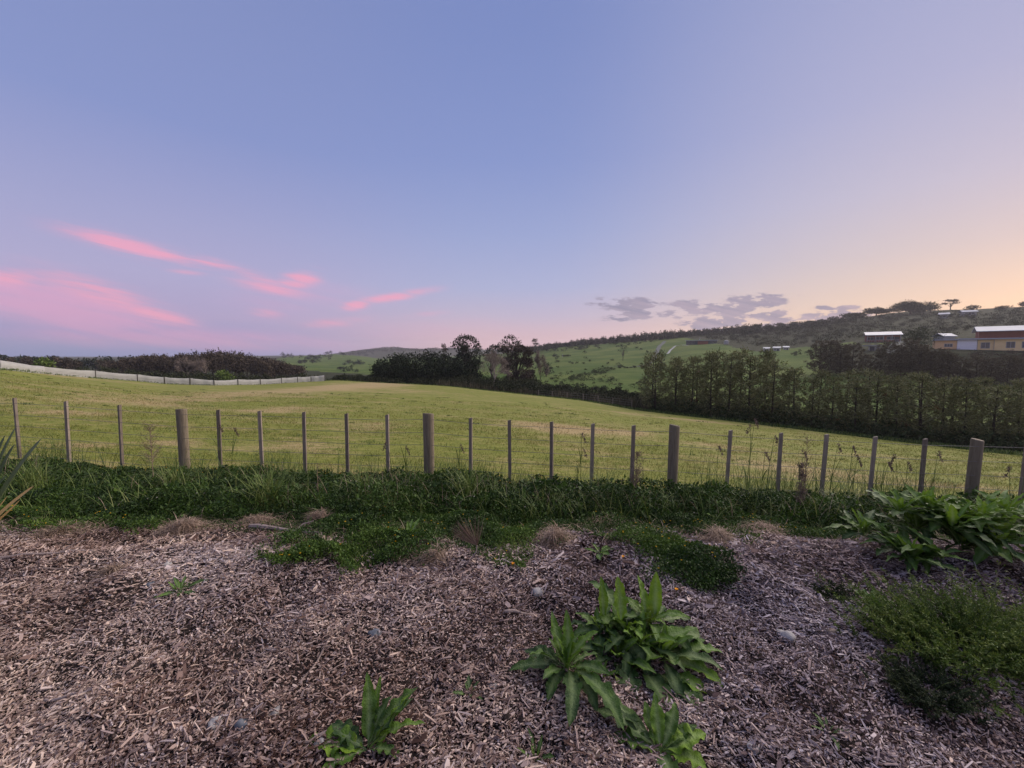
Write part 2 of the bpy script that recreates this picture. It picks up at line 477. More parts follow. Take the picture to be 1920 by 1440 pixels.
def thing(name, label, cat, loc=(0, 0, 0), rz=0.0, scale=None, group=None):
    return obj(name, None, None, loc, rz, scale, label, cat, group)


def unit(v):
    v = np.asarray(v, float)
    return v / (np.linalg.norm(v, axis=-1, keepdims=True) + 1e-9)


def rdir(n, up=0.0):
    v = rng.normal(size=(n, 3))
    v = unit(v)
    v[:, 2] += up
    return unit(v)


# ------------------------------------------------------------------ terrain
def hash2(ix, iy, seed=0):
    h = np.sin(ix * 127.1 + iy * 311.7 + seed * 74.7) * 43758.5453
    return h - np.floor(h)


def vnoise(x, y, seed=0):
    x = np.asarray(x, float); y = np.asarray(y, float)
    ix, iy = np.floor(x), np.floor(y)
    fx, fy = x - ix, y - iy
    fx = fx * fx * (3 - 2 * fx); fy = fy * fy * (3 - 2 * fy)
    a = hash2(ix, iy, seed); b = hash2(ix + 1, iy, seed); c = hash2(ix, iy + 1, seed); d = hash2(ix + 1, iy + 1, seed)
    return (a * (1 - fx) + b * fx) * (1 - fy) + (c * (1 - fx) + d * fx) * fy - .5


def fbm(x, y, o=4, seed=0):
    s, a = 0, 1.0
    for i in range(o):
        s = s + a * vnoise(x * 2 ** i + i * 7.3, y * 2 ** i, seed + i)
        a *= .5
    return s


KEYS = [  # (distance by px), (picture row by px)
    (None, [(-900, 850), (0, 872), (340, 900), (803, 918), (1263, 951), (1825, 984), (2700, 1060)]),
    ([(-900, 15), (0, 14), (1000, 15), (1400, 13), (1920, 11), (2700, 9)], [(-900, 755), (0, 775), (300, 790), (610, 800), (850, 808), (1000, 818), (1220, 845), (1400, 865), (1600, 887), (1920, 912), (2700, 960)]),
    ([(-900, 24), (0, 24), (300, 32), (850, 35), (1000, 32), (1220, 26), (1600, 20), (1920, 17), (2700, 14)], [(-900, 708), (0, 718), (300, 737), (610, 740), (850, 750), (1000, 763), (1220, 795), (1400, 817), (1600, 842), (1920, 876), (2700, 920)]),
    ([(-900, 33), (0, 37), (83, 46), (258, 55), (400, 62), (610, 80), (850, 68), (1000, 58), (1220, 46), (1400, 40), (1600, 34), (1750, 30), (1920, 27), (2700, 21)],
     [(-900, 682), (0, 693), (83, 701), (180, 709), (258, 714), (308, 719), (400, 722), (488, 720), (560, 715), (620, 712), (720, 718), (850, 725), (1000, 740), (1100, 752), (1200, 769), (1300, 781), (1500, 805), (1700, 828), (1920, 853), (2700, 900)]),
    ([(-900, 37), (0, 42), (258, 60), (610, 86), (850, 76), (1000, 66), (1220, 54), (1400, 47), (1600, 41), (1920, 34), (2700, 28)],
     [(-900, 690), (0, 700), (300, 724), (500, 728), (610, 718), (720, 724), (850, 733), (1000, 748), (1220, 768), (1400, 790), (1500, 800), (1700, 822), (1920, 848), (2700, 890)]),
    ([(-900, 150), (610, 170), (850, 120), (1000, 95), (1220, 85), (1920, 80), (2700, 80)],
     [(-900, 700), (0, 700), (400, 706), (610, 702), (850, 714), (1000, 728), (1220, 742), (1400, 738), (1920, 742), (2700, 745)]),
    ([(-900, 400), (500, 380), (610, 380), (850, 240), (1000, 220), (1220, 210), (1400, 200), (1600, 165), (1750, 120), (1920, 112), (2700, 110)],
     [(-900, 682), (500, 684), (610, 690), (850, 695), (1000, 692), (1220, 682), (1290, 664), (1400, 660), (1500, 668), (1600, 646), (1700, 654), (1750, 656), (1920, 658), (2700, 658)]),
    ([(-900, 800), (500, 800), (610, 900), (850, 700), (1000, 480), (1220, 420), (1600, 380), (1920, 320), (2700, 300)],
     [(-900, 672), (0, 672), (500, 672), (560, 668), (620, 664), (680, 668), (720, 674), (850, 671), (940, 663), (1000, 657), (1060, 649), (1230, 636), (1300, 630), (1400, 622), (1500, 612), (1600, 597), (1650, 588), (1700, 584), (1800, 580), (1920, 575), (2700, 555)]),
    ([(-900, 1100), (610, 1200), (1000, 650), (1920, 430), (2700, 400)],
     [(-900, 680), (610, 676), (850, 680), (1000, 668), (1220, 655), (1600, 625), (1920, 610), (2700, 600)]),
    ([(-900, 1900), (610, 1700), (1000, 1600), (2700, 1600)],
     [(-900, 668), (300, 669), (600, 666), (650, 660), (700, 653), (740, 651), (780, 654), (850, 653), (900, 655), (1000, 660), (1060, 664), (2700, 664)]),
    ([(-900, 2500), (2700, 2500)], [(-900, 669), (2700, 669)]),
]
UG = np.linspace(-2.45, 2.3, 700)
PXG = UG * FPX * (math.cos(PITCH) + (720.0 - 700) / FPX * math.sin(PITCH)) + 960
KD, KV = [], []
ker = np.exp(-np.linspace(-2, 2, 13) ** 2); ker /= ker.sum()
for d_, p_ in KEYS:
    if d_ is None:
        dd = 6.2 / (1 + .1 * UG)
    else:
        dd = np.interp(PXG, [a for a, b in d_], [b for a, b in d_])
        dd = np.convolve(np.pad(dd, 6, 'edge'), ker, 'valid')
    vv = np.interp(PXG, [a for a, b in p_], [vslope(b) for a, b in p_])
    vv = np.convolve(np.pad(vv, 6, 'edge'), ker, 'valid')
    KD.append(dd); KV.append(vv)
KD, KV = np.array(KD), np.array(KV)
NK = len(KEYS)


def key_at(u):
    u = np.clip(u, UG[0], UG[-1])
    return np.array([np.interp(u, UG, KD[k]) for k in range(NK)]), np.array([np.interp(u, UG, KV[k]) for k in range(NK)])


def hfar(u, D):
    """height of the land at azimuth u = X/Y and distance Y = D (arrays)"""
    u = np.atleast_1d(np.asarray(u, float)); D = np.atleast_1d(np.asarray(D, float))
    u, D = np.broadcast_arrays(u, D)
    kd, kv = key_at(u.ravel())
    ld = np.log(kd); x = np.log(np.maximum(D.ravel(), .1))
    x = np.clip(x, ld[0], ld[-1])
    k = np.clip((x[None] >= ld).sum(0) - 1, 0, NK - 2)
    ar = np.arange(len(x))
    t = (x - ld[k, ar]) / (ld[k + 1, ar] - ld[k, ar])
    # Catmull-like smoothing: cosine ease only a little
    v = kv[k, ar] * (1 - t) + kv[k + 1, ar] * t
    z = EYE + v * D.ravel()
    X = u.ravel() * D.ravel()
    Dd = D.ravel()
    amp = np.clip((Dd - 7) / 400, 0, 1) * 1.2 + np.clip((Dd - 7) / 30, 0, 1) * .06
    sc = 1 / np.clip(Dd / 12, 2.0, 30)
    z = z + amp * fbm(X * .05, Dd * .05, 3, 5) * 1.0
    return z.reshape(u.shape)


def yfence(X):
    return 6.2 - .1 * np.asarray(X, float)


def hnear(X, Y):
    X = np.asarray(X, float); Y = np.asarray(Y, float)
    yf = np.maximum(yfence(X), 2.5)
    zf = hfar(np.clip(X / yf, -2.3, 2.2), yf)
    zf = zf.reshape(X.shape) if X.shape else zf[0]
    s = np.clip((Y - 3.1) / (yf - 3.1), 0, 1)
    s = s * s * (3 - 2 * s) * .55 + s * .45
    b = fbm(X * .7 + 3, Y * .7, 2, 11) * .13 + fbm(X * 2.6, Y * 2.6, 3, 21) * .095 + fbm(X * 9, Y * 9, 2, 23) * .014
    b = b * (1 - s)
    right = np.clip((X - 2.2) / 3, 0, 1) * -.12
    return (b + right) * (1 - s) + zf * s


def height(X, Y):
    X = np.atleast_1d(np.asarray(X, float)); Y = np.atleast_1d(np.asarray(Y, float))
    near = Y <= yfence(X)
    z = np.empty(X.shape)
    if near.any(): z[near] = hnear(X[near], Y[near])
    if (~near).any(): z[~near] = hfar(X[~near] / Y[~near], Y[~near])
    return z


def hit(px, py, dmin=.6, dmax=5000):
    """ground point seen at a place in the photograph, so that things can be set on the land there"""
    u, v = uof(px, py), vslope(py)
    D = np.exp(np.linspace(math.log(dmin), math.log(dmax), 2500))
    z = height(u * D, D)
    g = (z - EYE) - v * D
    idx = np.where(g >= 0)[0]
    i = idx[0] if len(idx) else int(np.argmax(g / D))
    d = D[i]
    if 0 < i and g[i] > 0 and len(idx):
        t = -g[i - 1] / (g[i] - g[i - 1]); d = D[i - 1] + t * (D[i] - D[i - 1])
    return np.array([u * d, d, float(height(u * d, d)[0])])


def at(px, D, py=700.0):
    """ground point at column px and distance D"""
    u = uof(px, py)
    return np.array([u * D, D, float(height(u * D, D)[0])])


def pxscale(D):
    return D / FPX


def proj(P):
    P = np.asarray(P, float)
    x = P[..., 0]; y = P[..., 1]; z = P[..., 2] - EYE
    f = y * math.cos(PITCH) - z * math.sin(PITCH)
    up = y * math.sin(PITCH) + z * math.cos(PITCH)
    return 960 + FPX * x / f, 720 - FPX * up / f


def inpoly(px, py, poly):
    px = np.asarray(px); py = np.asarray(py)
    c = np.zeros(px.shape, bool)
    n = len(poly)
    for i in range(n):
        x1, y1 = poly[i]; x2, y2 = poly[(i + 1) % n]
        cond = ((y1 > py) != (y2 > py)) & (px < (x2 - x1) * (py - y1) / (y2 - y1 + 1e-12) + x1)
        c ^= cond
    return c


DRY = [(170, 711, 110, 2.5, .45), (690, 722, 62, 6, 1.0), (770, 733, 60, 3, .4), (520, 769, 60, 7, .8), (1050, 803, 90, 9, 1.2), (1180, 812, 60, 8, .6), (150, 775, 80, 6, .6), (170, 835, 60, 6, .8), (330, 830, 50, 5, .7),
       (690, 800, 90, 8, .5), (900, 860, 120, 12, .5), (1250, 783, 160, 2, .6), (1100, 870, 120, 12, .5), (560, 835, 80, 10, .4), (1500, 880, 150, 14, .35), (1350, 835, 90, 6, .4), (250, 745, 100, 2, .3), (1700, 905, 150, 12, .4)]
DRYW = []
for (px, py, a, b, s) in DRY:
    p = hit(px, py, 6.5, 120)
    p2 = hit(px, py - b, 6.5, 120)
    DRYW.append((p[0], p[1], a * pxscale(p[1]), max(.5, abs(p2[1] - p[1])), s))


def dryness(X, Y):
    d = np.zeros(np.shape(X)) + .17
    d = d + .22 * np.exp(-((Y - 6.2) / 2.2) ** 2)
    for (x, y, a, b, s) in DRYW:
        d = d + s * np.exp(-((X - x) / a) ** 2 - ((Y - y) / b) ** 2)
    return d


def grid_faces(nr, nc):
    i = np.arange(nr - 1)[:, None]; j = np.arange(nc - 1)[None]
    a = i * nc + j
    return np.stack([a, a + 1, a + nc + 1, a + nc], -1).reshape(-1, 4)


# near sheets: mulch bed and verge
def near_sheet(name, t0, t1, rows, cols, m, fy0, fy1):
    xs = np.linspace(-14, 11.5, cols)
    tt = np.linspace(t0, t1, rows)
    y0 = fy0(xs); y1 = fy1(xs)
    Yg = y0[None] + (y1 - y0)[None] * tt[:, None]
    Xg = np.broadcast_to(xs[None], Yg.shape)
    Z = height(Xg.ravel(), Yg.ravel() - 1e-6).reshape(Yg.shape)
    mb = MB()
    mb.add(np.stack([Xg, Yg, Z], -1).reshape(-1, 3), grid_faces(rows, cols))
    me = mb.mesh(name, m, True)
    return me


def ymulch(X):
    X = np.asarray(X, float)
    return np.minimum(3.75 + .25 * vnoise(X * .9, X * 0 + 3.3, 4) + .12 * vnoise(X * 4, X * 0 + 1.3, 9), yfence(X) - .8)


obj('mulch_bed', near_sheet('mulch_bed', 0, 1, 260, 640, M['mulch'], lambda x: x * 0 - 7.0, ymulch), kind='structure')
obj('verge', near_sheet('verge', 0, 1, 40, 420, M['verge'], ymulch, yfence), kind='structure')


# field and hills: fan-shaped sheets sharing their common rows
def fan(name, k0, k1, rows, cols, m, attr):
    us = np.linspace(-2.4, 2.25, cols)
    kd, kv = key_at(us)
    l0, l1 = np.log(kd[k0]), np.log(kd[k1])
    allr = []
    per = max(2, rows // (k1 - k0))
    for k in range(k0, k1):
        a, b = np.log(kd[k]), np.log(kd[k + 1])
        for i in range(per + (1 if k == k1 - 1 else 0)):
            allr.append(a + (b - a) * i / per)
    Dg = np.exp(np.array(allr))
    Ug = np.broadcast_to(us[None], Dg.shape)
    Z = hfar(Ug, Dg)
    P = np.stack([Ug * Dg, Dg, Z], -1)
    mb = MB()
    mb.add(P.reshape(-1, 3), grid_faces(*Dg.shape))
    me = mb.mesh(name, m, True)
    setattr_f(me, 'dry', attr(P.reshape(-1, 3)))
    return me


obj('field', fan('field', 0, 3, 150, 420, M['field'], lambda P: dryness(P[:, 0], P[:, 1])), kind='structure')

BUSH = [
    [(1245, 628), (1400, 600), (1600, 580), (1920, 555), (2900, 500), (2900, 660), (1745, 660), (1700, 642), (1610, 645), (1590, 640), (1490, 652), (1420, 658), (1350, 645), (1290, 634)],
    [(1590, 645), (2900, 645), (2900, 722), (1760, 722), (1690, 690), (1560, 690), (1540, 660)],
    [(600, 698), (800, 704), (900, 708), (1000, 716), (1100, 738), (1225, 745), (1225, 790), (600, 740)],
    [(-3000, 660), (515, 660), (530, 690), (620, 698), (620, 740), (-3000, 740)],
]


def bushmask(P):
    px, py = proj(P)
    px = px + 22 * fbm(P[:, 0] * .03, P[:, 1] * .03, 3, 41); py = py + 5 * fbm(P[:, 0] * .03, P[:, 1] * .03, 3, 43)
    b = np.zeros(len(P))
    for poly in BUSH:
        b = np.maximum(b, inpoly(px, py, poly) * 1.0)
    b[P[:, 1] > 1150] = 1.0
    return b


obj('hills', fan('hills', 3, NK - 1, 260, 620, M['hill'], bushmask), kind='structure')

# ------------------------------------------------------------------ houses and other things on the hillside
def gable(mb, w, d, z0, rise, over, ridge_dir='x', t=.18, off=0.0):
    """a low gable roof slab, ridge along x (off moves the ridge in y)"""
    hw, hd = w / 2 + over, d / 2 + over
    sec = [(-hd, z0), (off, z0 + rise), (hd, z0), (hd, z0 + t), (off, z0 + rise + t), (-hd, z0 + t)]
    if ridge_dir == 'x':
        v = [(-hw, y, z) for y, z in sec] + [(hw, y, z) for y, z in sec]
    else:
        sec = [(-hw, z0), (off, z0 + rise), (hw, z0), (hw, z0 + t), (off, z0 + rise + t), (-hw, z0 + t)]
        v = [(x, -hd, z) for x, z in sec] + [(x, hd, z) for x, z in sec]
    q = [[0, 1, 7, 6], [1, 2, 8, 7], [2, 3, 9, 8], [3, 4, 10, 9], [4, 5, 11, 10], [5, 0, 6, 11]]
    mb.add(v, q)
    b = mb.n - 12
    mb.F.append(np.array([[b, b + 5, b + 4, b + 1], [b + 1, b + 4, b + 3, b + 2], [b + 6, b + 7, b + 10, b + 11], [b + 7, b + 8, b + 9, b + 10]])); mb.M.append(np.zeros(4, int))


def mbox(name, parent, m, boxes, label=None):
    mb = MB()
    for c, s in boxes:
        mb.box(c, s)
    return obj(name, mb.mesh(name, m), parent, label=label)


def window(parent, x, y, z, w, h, n=2, name='window'):
    """window on a wall whose face is at y (facing -y): frame with a pane behind it"""
    bars = [((x, y - .03, z + h / 2), (w + .1, .1, .1)), ((x, y - .03, z - h / 2), (w + .1, .1, .1))]
    for i in range(n + 1):
        bars.append(((x - w / 2 + w * i / n, y - .031, z), (.1, .1, h - .1)))
    f = mbox(name, parent, M['frame'], bars)
    mbox('pane', f, M['glass'], [((x, y - .022, z), (w - .1, .06, h - .1))])
    return f


# brick house with white roof
p = hit(1655, 641, 60)
s = pxscale(p[1])
t = thing('house', 'red brick house with low pale roof and deck on the green knoll', 'house', p, R(-36))
w = 66 * s / 1.36; h = 2.75
mbox('wall', t, M['brick'], [((w * .12, 2.5, h / 2 - .6), (w * .72, 7, h + 1.2)), ((-w * .36, 3.2, h / 2 - .6), (w * .24, 5.6, h + 1.2))])
mb = MB(); gable(mb, w * .98, 8.5, h, 1.5, .5, off=1.0)
r_ = obj('roof', mb.mesh('roof', M['roofwhite']), t, loc=(0, 2.2, 0))
for k in range(5):
    mbox('porch_post', t, M['frame'], [((-w * .47 + k * w * .235, -1.9, h / 2), (.22, .22, h))])
mbox('deck', t, M['deckwood'], [((0, -1.6, -.45), (w, 1.4, .3)), ((0, -1.6, -1.0), (w * .96, 1.1, .8))])
mbox('railing', t, M['frame'], [((0, -2.2, .75), (w * .95, .06, .1))] + [((-w * .47 + i * w * .94 / 14, -2.2, .3), (.07, .05, .9)) for i in range(15)])
for xx in (-w * .36, -w * .1, w * .2):
    window(t, xx, -1.0 if xx > -w * .2 else .4, 1.5, 2.2, 1.2)
mbox('door', t, M['darkwall'], [((w * .38, -1.04, 1.0), (1.5, .08, 2.0))])

p = hit(1640, 657, 60)
t = thing('garage', 'small flat roofed garage below the brick house', 'garage', p, R(-36))
mbox('wall', t, M['concrete'], [((0, 1.5, .7), (2.9, 3, 1.8))])
mbox('roof', t, M['roofwhite'], [((-.8, 1.2, 1.7), (4.9, 4, .18))])
mbox('door', t, M['darkwall'], [((-.7, -.03, .6), (1.2, .08, 1.5))])
window(t, .8, 0, .9, .8, .7)

# long yellow house at the right edge
pL = at(1755, 108); pR = at(1925, 104)
p = hit(1835, 656, 60)
D0 = p[1]; s = pxscale(D0)
t = thing('long_house', 'long flat roofed yellow house with white garage wing and brick upper storey', 'house', p + np.array([0, 0, .1]), R(-42))
def hx(px): return D0 * (uof(px) - uof(1835)) / (math.cos(R(42)) + uof(px) * math.sin(R(42)))
zb = -.8; zt = 27 * s * .9
def seg(a, b, z1, y0, d, m, nm='wall'):
    return mbox(nm, t, m, [(((hx(a) + hx(b)) / 2, y0 + d / 2, (zb + z1) / 2), (hx(b) - hx(a), d, z1 - zb))])
H1 = 2.95
seg(1753, 1794, H1 - .15, .3, 7, M['orangewall'])
seg(1794.2, 1831, H1, 0, 8, M['whitewall'])
seg(1831.2, 1863, H1 - .1, .25, 8, M['yellowwall'])
seg(1863.2, 1960, H1 + .02, .05, 8, M['yellowwall'])
mbox('roof', t, M['roofwhite'], [(((hx(1751) + hx(1795)) / 2, 3.6, H1 + .02), (hx(1795) - hx(1751), 8.2, .3)), (((hx(1795.2) + hx(1832)) / 2, 3.7, H1 + .18), (hx(1832) - hx(1795.2), 8.8, .34)),
                                  (((hx(1832.2) + hx(1962)) / 2, 3.7, H1 + .2), (hx(1962) - hx(1832.2), 8.8, .3))])
s2 = s / 1.5
window(t, hx(1778), .3, 1.35, 16 * s2, .95, 3)
window(t, hx(1847), .25, 1.2, 16 * s2, 1.7, 2)
window(t, hx(1894), .05, 1.3, 15 * s2, 1.7, 2)
window(t, hx(1921), .05, 1.3, 10 * s2, 1.7, 2)
mbox('garage_door', t, M['whitewall'], [((hx(1813), -.04, 1.1 + .1 * k - .45), (22 * s2, .05, .02)) for k in range(0, 12, 3)] + [((hx(1813), -.03, .95), (20 * s2, .03, 2.0))])
mbox('gutter', t, M['frame'], [(((hx(1796) + hx(1960)) / 2, -.75, H1 + .02), (hx(1960) - hx(1796), .1, .1)), ((hx(1831.6), -.06, H1 / 2 - .3), (.1, .08, H1 + .4)), ((hx(1863), -.03, H1 / 2 - .3), (.08, .08, H1 + .4))])
mbox('upper_wall', t, M['brick'], [(((hx(1836) + hx(1965)) / 2, 5.2, H1 + 1.35), (hx(1965) - hx(1836), 5.5, 2.2))])
mb = MB(); gable(mb, hx(1970) - hx(1836), 7.0, 0, 1.5, .7)
obj('upper_roof', mb.mesh('upper_roof', M['roofwhite']), t, loc=((hx(1970) + hx(1836)) / 2, 5.0, H1 + 2.3))
mbox('deck', t, M['deckwood'], [((hx(1783), -1.2, -.2), (hx(1800) - hx(1770), 2.2, .25)), ((hx(1783), -2.2, .35), (hx(1800) - hx(1770), .07, .08)), ((hx(1775), -1.6, -.7), (.2, .2, 1)), ((hx(1792), -1.6, -.7), (.2, .2, 1))])
t = thing('shed', 'small grey hipped shed roof behind the long yellow house', 'shed', at(1765, D0 + 9) + np.array([0, 0, 1.6]), 0)
mbox('wall', t, M['concrete'], [((0, 0, .6), (3.6, 3, 2.4))])
mb = MB(); gable(mb, 3.6, 3, 1.8, .9, .4); obj('roof', mb.mesh('roof', M['roofwhite']), t)

# long dark house on the ridge shoulder
p = hit(1315, 646, 80)
s = pxscale(p[1])
t = thing('ridge_house', 'long low dark house with white fascia above the curved white drive', 'house', p, R(-24))
w = 57 * s / 1.1
mbox('wall', t, M['darkwall'], [((0, 3, 1.2), (w, 6, 3.2))])
mbox('feature_wall', t, M['brick'], [((w * .05, -.03, 1.1), (w * .34, .1, 2.6))])
mbox('roof', t, M['roofwhite'], [((0, 2.6, 2.95), (w + 1.2, 8, .4))])
for xx in (-.42, -.28, .32, .44):
    window(t, xx * w, 0, 1.4, w * .08, 1.5, 2)
mbox('chimney', t, M['concrete'], [((-w * .06, 3, 4.0), (.5, .5, 2.0))])

p = hit(1362, 645, 80)
mb = MB(); s = pxscale(p[1])
th_ = np.linspace(0, 2 * np.pi, 20, endpoint=False)
mb.tube([(0, 0, -.5), (0, 0, 2.0), (0, 0, 2.15)], [9 * s * .5, 9 * s * .5, 9 * s * .45], 20)
t = obj('water_tank', mb.mesh('water_tank', M['concrete']), None, p, label='round pale water tank right of the long dark house', cat='water tank')
mb = MB(); mb.tube([(0, 0, 2.15), (0, 0, 2.7)], [9 * s * .46, .3], 20); obj('lid', mb.mesh('lid', M['concrete']), t)

LOW = [(1437, 660, 14, 2.6, 'small white hut with dark door, left end of the white sheds in the gully', 'gully_hut'),
       (1456, 658, 17, 2.3, 'low white shed with long pale roof, middle of the white sheds in the gully', 'gully_shed'),
       (1474, 656, 13, 2.0, 'low grey white shed at the right end of the sheds in the gully', 'gully_shed')]
for (px, py, wp, hh, lb, nm) in LOW:
    p = hit(px, py, 80); s = pxscale(p[1]); hh *= .62; wp *= .62
    t = thing(nm, lb, 'shed', p, R(-32 + random.uniform(-8, 8)), group='white sheds in the gully')
    mbox('wall', t, M['concrete'], [((0, 1.5, hh / 2 - .3), (wp * s, 3, hh + .6))])
    mb = MB(); gable(mb, wp * s, 3, hh, .7, .35); obj('roof', mb.mesh('roof', M['roofwhite']), t, loc=(0, 1.5, 0))
    mbox('door', t, M['darkwall'], [((wp * s * .2, -.03, hh * .4), (wp * s * .25, .08, hh * .75))])
    window(t, -wp * s * .2, 0, hh * .55, wp * s * .28, hh * .35, 2)

RID = [(1818, 593, 26, 2.6, 'pale roofed house high on the ridge right of the umbrella tree', R(8)),
       (1770, 597, 16, 2.2, 'smaller pale house on the ridge, left of the larger pale roofed house', R(-6)),
       (1356, 625, 14, 2.2, 'tiny pale cottage in the dark trees of the ridge', R(0))]
for (px, py, wp, hh, lb, rz) in RID:
    p = hit(px, py, 120); s = pxscale(p[1])
    wp /= 1.5; hh *= .85
    t = thing('hill_house', lb, 'house', p + np.array([0, 0, .8]), rz - R(38), group='pale houses along the ridge')
    mbox('wall', t, M['concrete'], [((0, 3, hh / 2 - 1), (wp * s, 6, hh + 2))])
    mb = MB(); gable(mb, wp * s, 6, hh, 1.3, .8); obj('roof', mb.mesh('roof', M['greyroof']), t, loc=(0, 3, 0))
    for q in (-.25, .22):
        window(t, q * wp * s, 0, hh * .5, wp * s * .2, hh * .5, 2)
    mbox('door', t, M['darkwall'], [((0, -.03, hh * .38), (1.0, .08, hh * .76))])


# draped tracks
def strip(name, pix, width, m, lift=.12, dmin=70, n=40):
    P = np.array([hit(a, b, dmin) for a, b in pix])
    tt = np.linspace(0, len(P) - 1, n)
    Q = np.stack([np.interp(tt, np.arange(len(P)), P[:, k]) for k in range(3)], 1)
    T = np.gradient(Q[:, :2], axis=0); T /= np.linalg.norm(T, axis=1)[:, None]
    Nn = np.stack([-T[:, 1], T[:, 0]], 1)
    rows = []
    for s_ in np.linspace(-.5, .5, 5):
        xy = Q[:, :2] + Nn * width * s_
        rows.append(np.column_stack([xy, height(xy[:, 0], xy[:, 1]) + lift]))
    mb = MB(); mb.add(np.stack(rows, 0).reshape(-1, 3), grid_faces(5, n))
    return obj(name, mb.mesh(name, m, True), kind='structure')


strip('driveway', [(1252, 664), (1256, 658), (1263, 652), (1272, 648), (1290, 648)], 1.5, M['concrete'], .25)
strip('gravel_track', [(1196, 688), (1212, 685), (1224, 676), (1230, 664), (1236, 650), (1246, 640)], 3.2, M['gravel'], .25)
strip('farm_track', [(1140, 688), (1170, 689), (1200, 687)], 1.2, M['gravel'], .2)
strip('yard_drive', [(1672, 662), (1680, 652), (1684, 646), (1690, 640)], 4.5, M['gravel'], .2, 60)

p = hit(1055, 670, 80)
mb = MB(); mb.tube([(0, 0, -.5), (0, 0, 2.4)], .14, 8); mb.tube([(0, 0, 2.4), (0, 0, 2.46)], [.17, .05], 8)
obj('marker_post', mb.mesh('marker_post', M['frame']), None, p, label='single white marker post on the green hill', cat='post')


# ------------------------------------------------------------------ trees
def leafcloud(mb, blobs, n, size, rn=(0, 1), mi=0, flat=.25, aspect=.55, hollow=.35):
    """leaf clumps through the volume of several ellipsoids, denser towards their skins"""
    vol = np.array([b[3] * b[4] * b[5] for b in blobs]) ** .75
    cnt = np.maximum(4, (n * vol / vol.sum()).astype(int))
    for b, c in zip(blobs, cnt):
        d = rdir(c)
        r = (hollow + (1 - hollow) * rng.random(c)) ** .6
        r *= 1 + .22 * rng.normal(size=c)
        P = np.array(b[:3]) + d * r[:, None] * np.array(b[3:6])
        D = unit(d * .8 + rng.normal(size=(c, 3)) * .7 + np.array([0, 0, flat]))
        sz = size * rng.uniform(.6, 1.4, c)
        mb.diamonds(P, D, rdir(c), sz, sz * aspect, rng.uniform(rn[0], rn[1], c), mi=mi)


def limbs(mb, base, targets, r0, r1, mi=0, sides=5, wob=.12, rnd=.5):
    base = np.array(base, float)
    for tg in targets:
        tg = np.array(tg, float)
        L = np.linalg.norm(tg - base)
        tt = np.linspace(0, 1, 5)[:, None]
        P = base + (tg - base) * tt + rng.normal(size=(5, 3)) * wob * L * .15 * np.sin(np.pi * tt)
        P[:, 2] += (np.sin(np.pi * tt[:, 0] * .5) - tt[:, 0]) * L * .12
        mb.tube(P, np.linspace(r0, r1, 5), sides, rnd, mi)


def branching(mb, base, d, L, r, depth, mi=0, spread=.6, up=.15, rnd=.5, kids=3, shrink=.68):
    end = base + d * L
    midp = (base + end) / 2 + rng.normal(size=3) * L * .05
    mb.tube([base, midp, end], [r, r * .8, r * .6], 4 if depth > 1 else 3, rnd, mi, cap=False)
    if depth == 0: return
    for i in range(kids):
        nd = unit(d + rng.normal(size=3) * spread + np.array([0, 0, up]))
        st_ = base + (end - base) * random.uniform(.55, 1.0)
        branching(mb, st_, nd, L * shrink * random.uniform(.8, 1.2), r * .58, depth - 1, mi, spread, up, rnd, kids, shrink)


def round_tree(H, Wd, n, size, crown_mat, name='tree', trunk=.16, blobs=None, k=9, lowz=.3, mat_trunk='limb', squash=.7):
    """template meshes (trunk+limbs, crown) for a broadleaf tree of height H and crown width Wd"""
    if blobs is None:
        blobs = []
        for i in range(k):
            a = random.uniform(0, 2 * math.pi); rr = random.uniform(.1, .62) * Wd / 2
            z = random.uniform(lowz + .12, .86) * H
            f = 1 - .5 * max(0, (z / H - .6)) / .4
            br = random.uniform(.2, .34) * Wd
            blobs.append((math.cos(a) * rr * f, math.sin(a) * rr * f, z, br, br, br * squash * min(1, H / Wd + .25)))
        blobs.append((0, 0, H * .84, Wd * .25, Wd * .25, H * .16))
    tm = MB()
    tm.tube([(0, 0, -.4), (0, 0, H * .15), (H * .01, 0, H * .4), (0, H * .01, H * .7)], [trunk * 1.3, trunk, trunk * .75, trunk * .35], 7)
    limbs(tm, (0, 0, H * lowz * .8), [(b[0] * .8, b[1] * .8, b[2]) for b in blobs], trunk * .45, trunk * .1)
    cm = MB(); leafcloud(cm, blobs, n, size)
    return tm.mesh('trunk', M[mat_trunk]), cm.mesh('crown', M[crown_mat])


def place_tree(name, tmpl, loc, label, cat, group=None, rz=None, scale=1.0):
    t = thing(name, label, cat, loc, random.uniform(0, 6.28) if rz is None else rz, scale, group)
    obj('trunk', tmpl[0], t); obj('crown', tmpl[1], t)
    return t


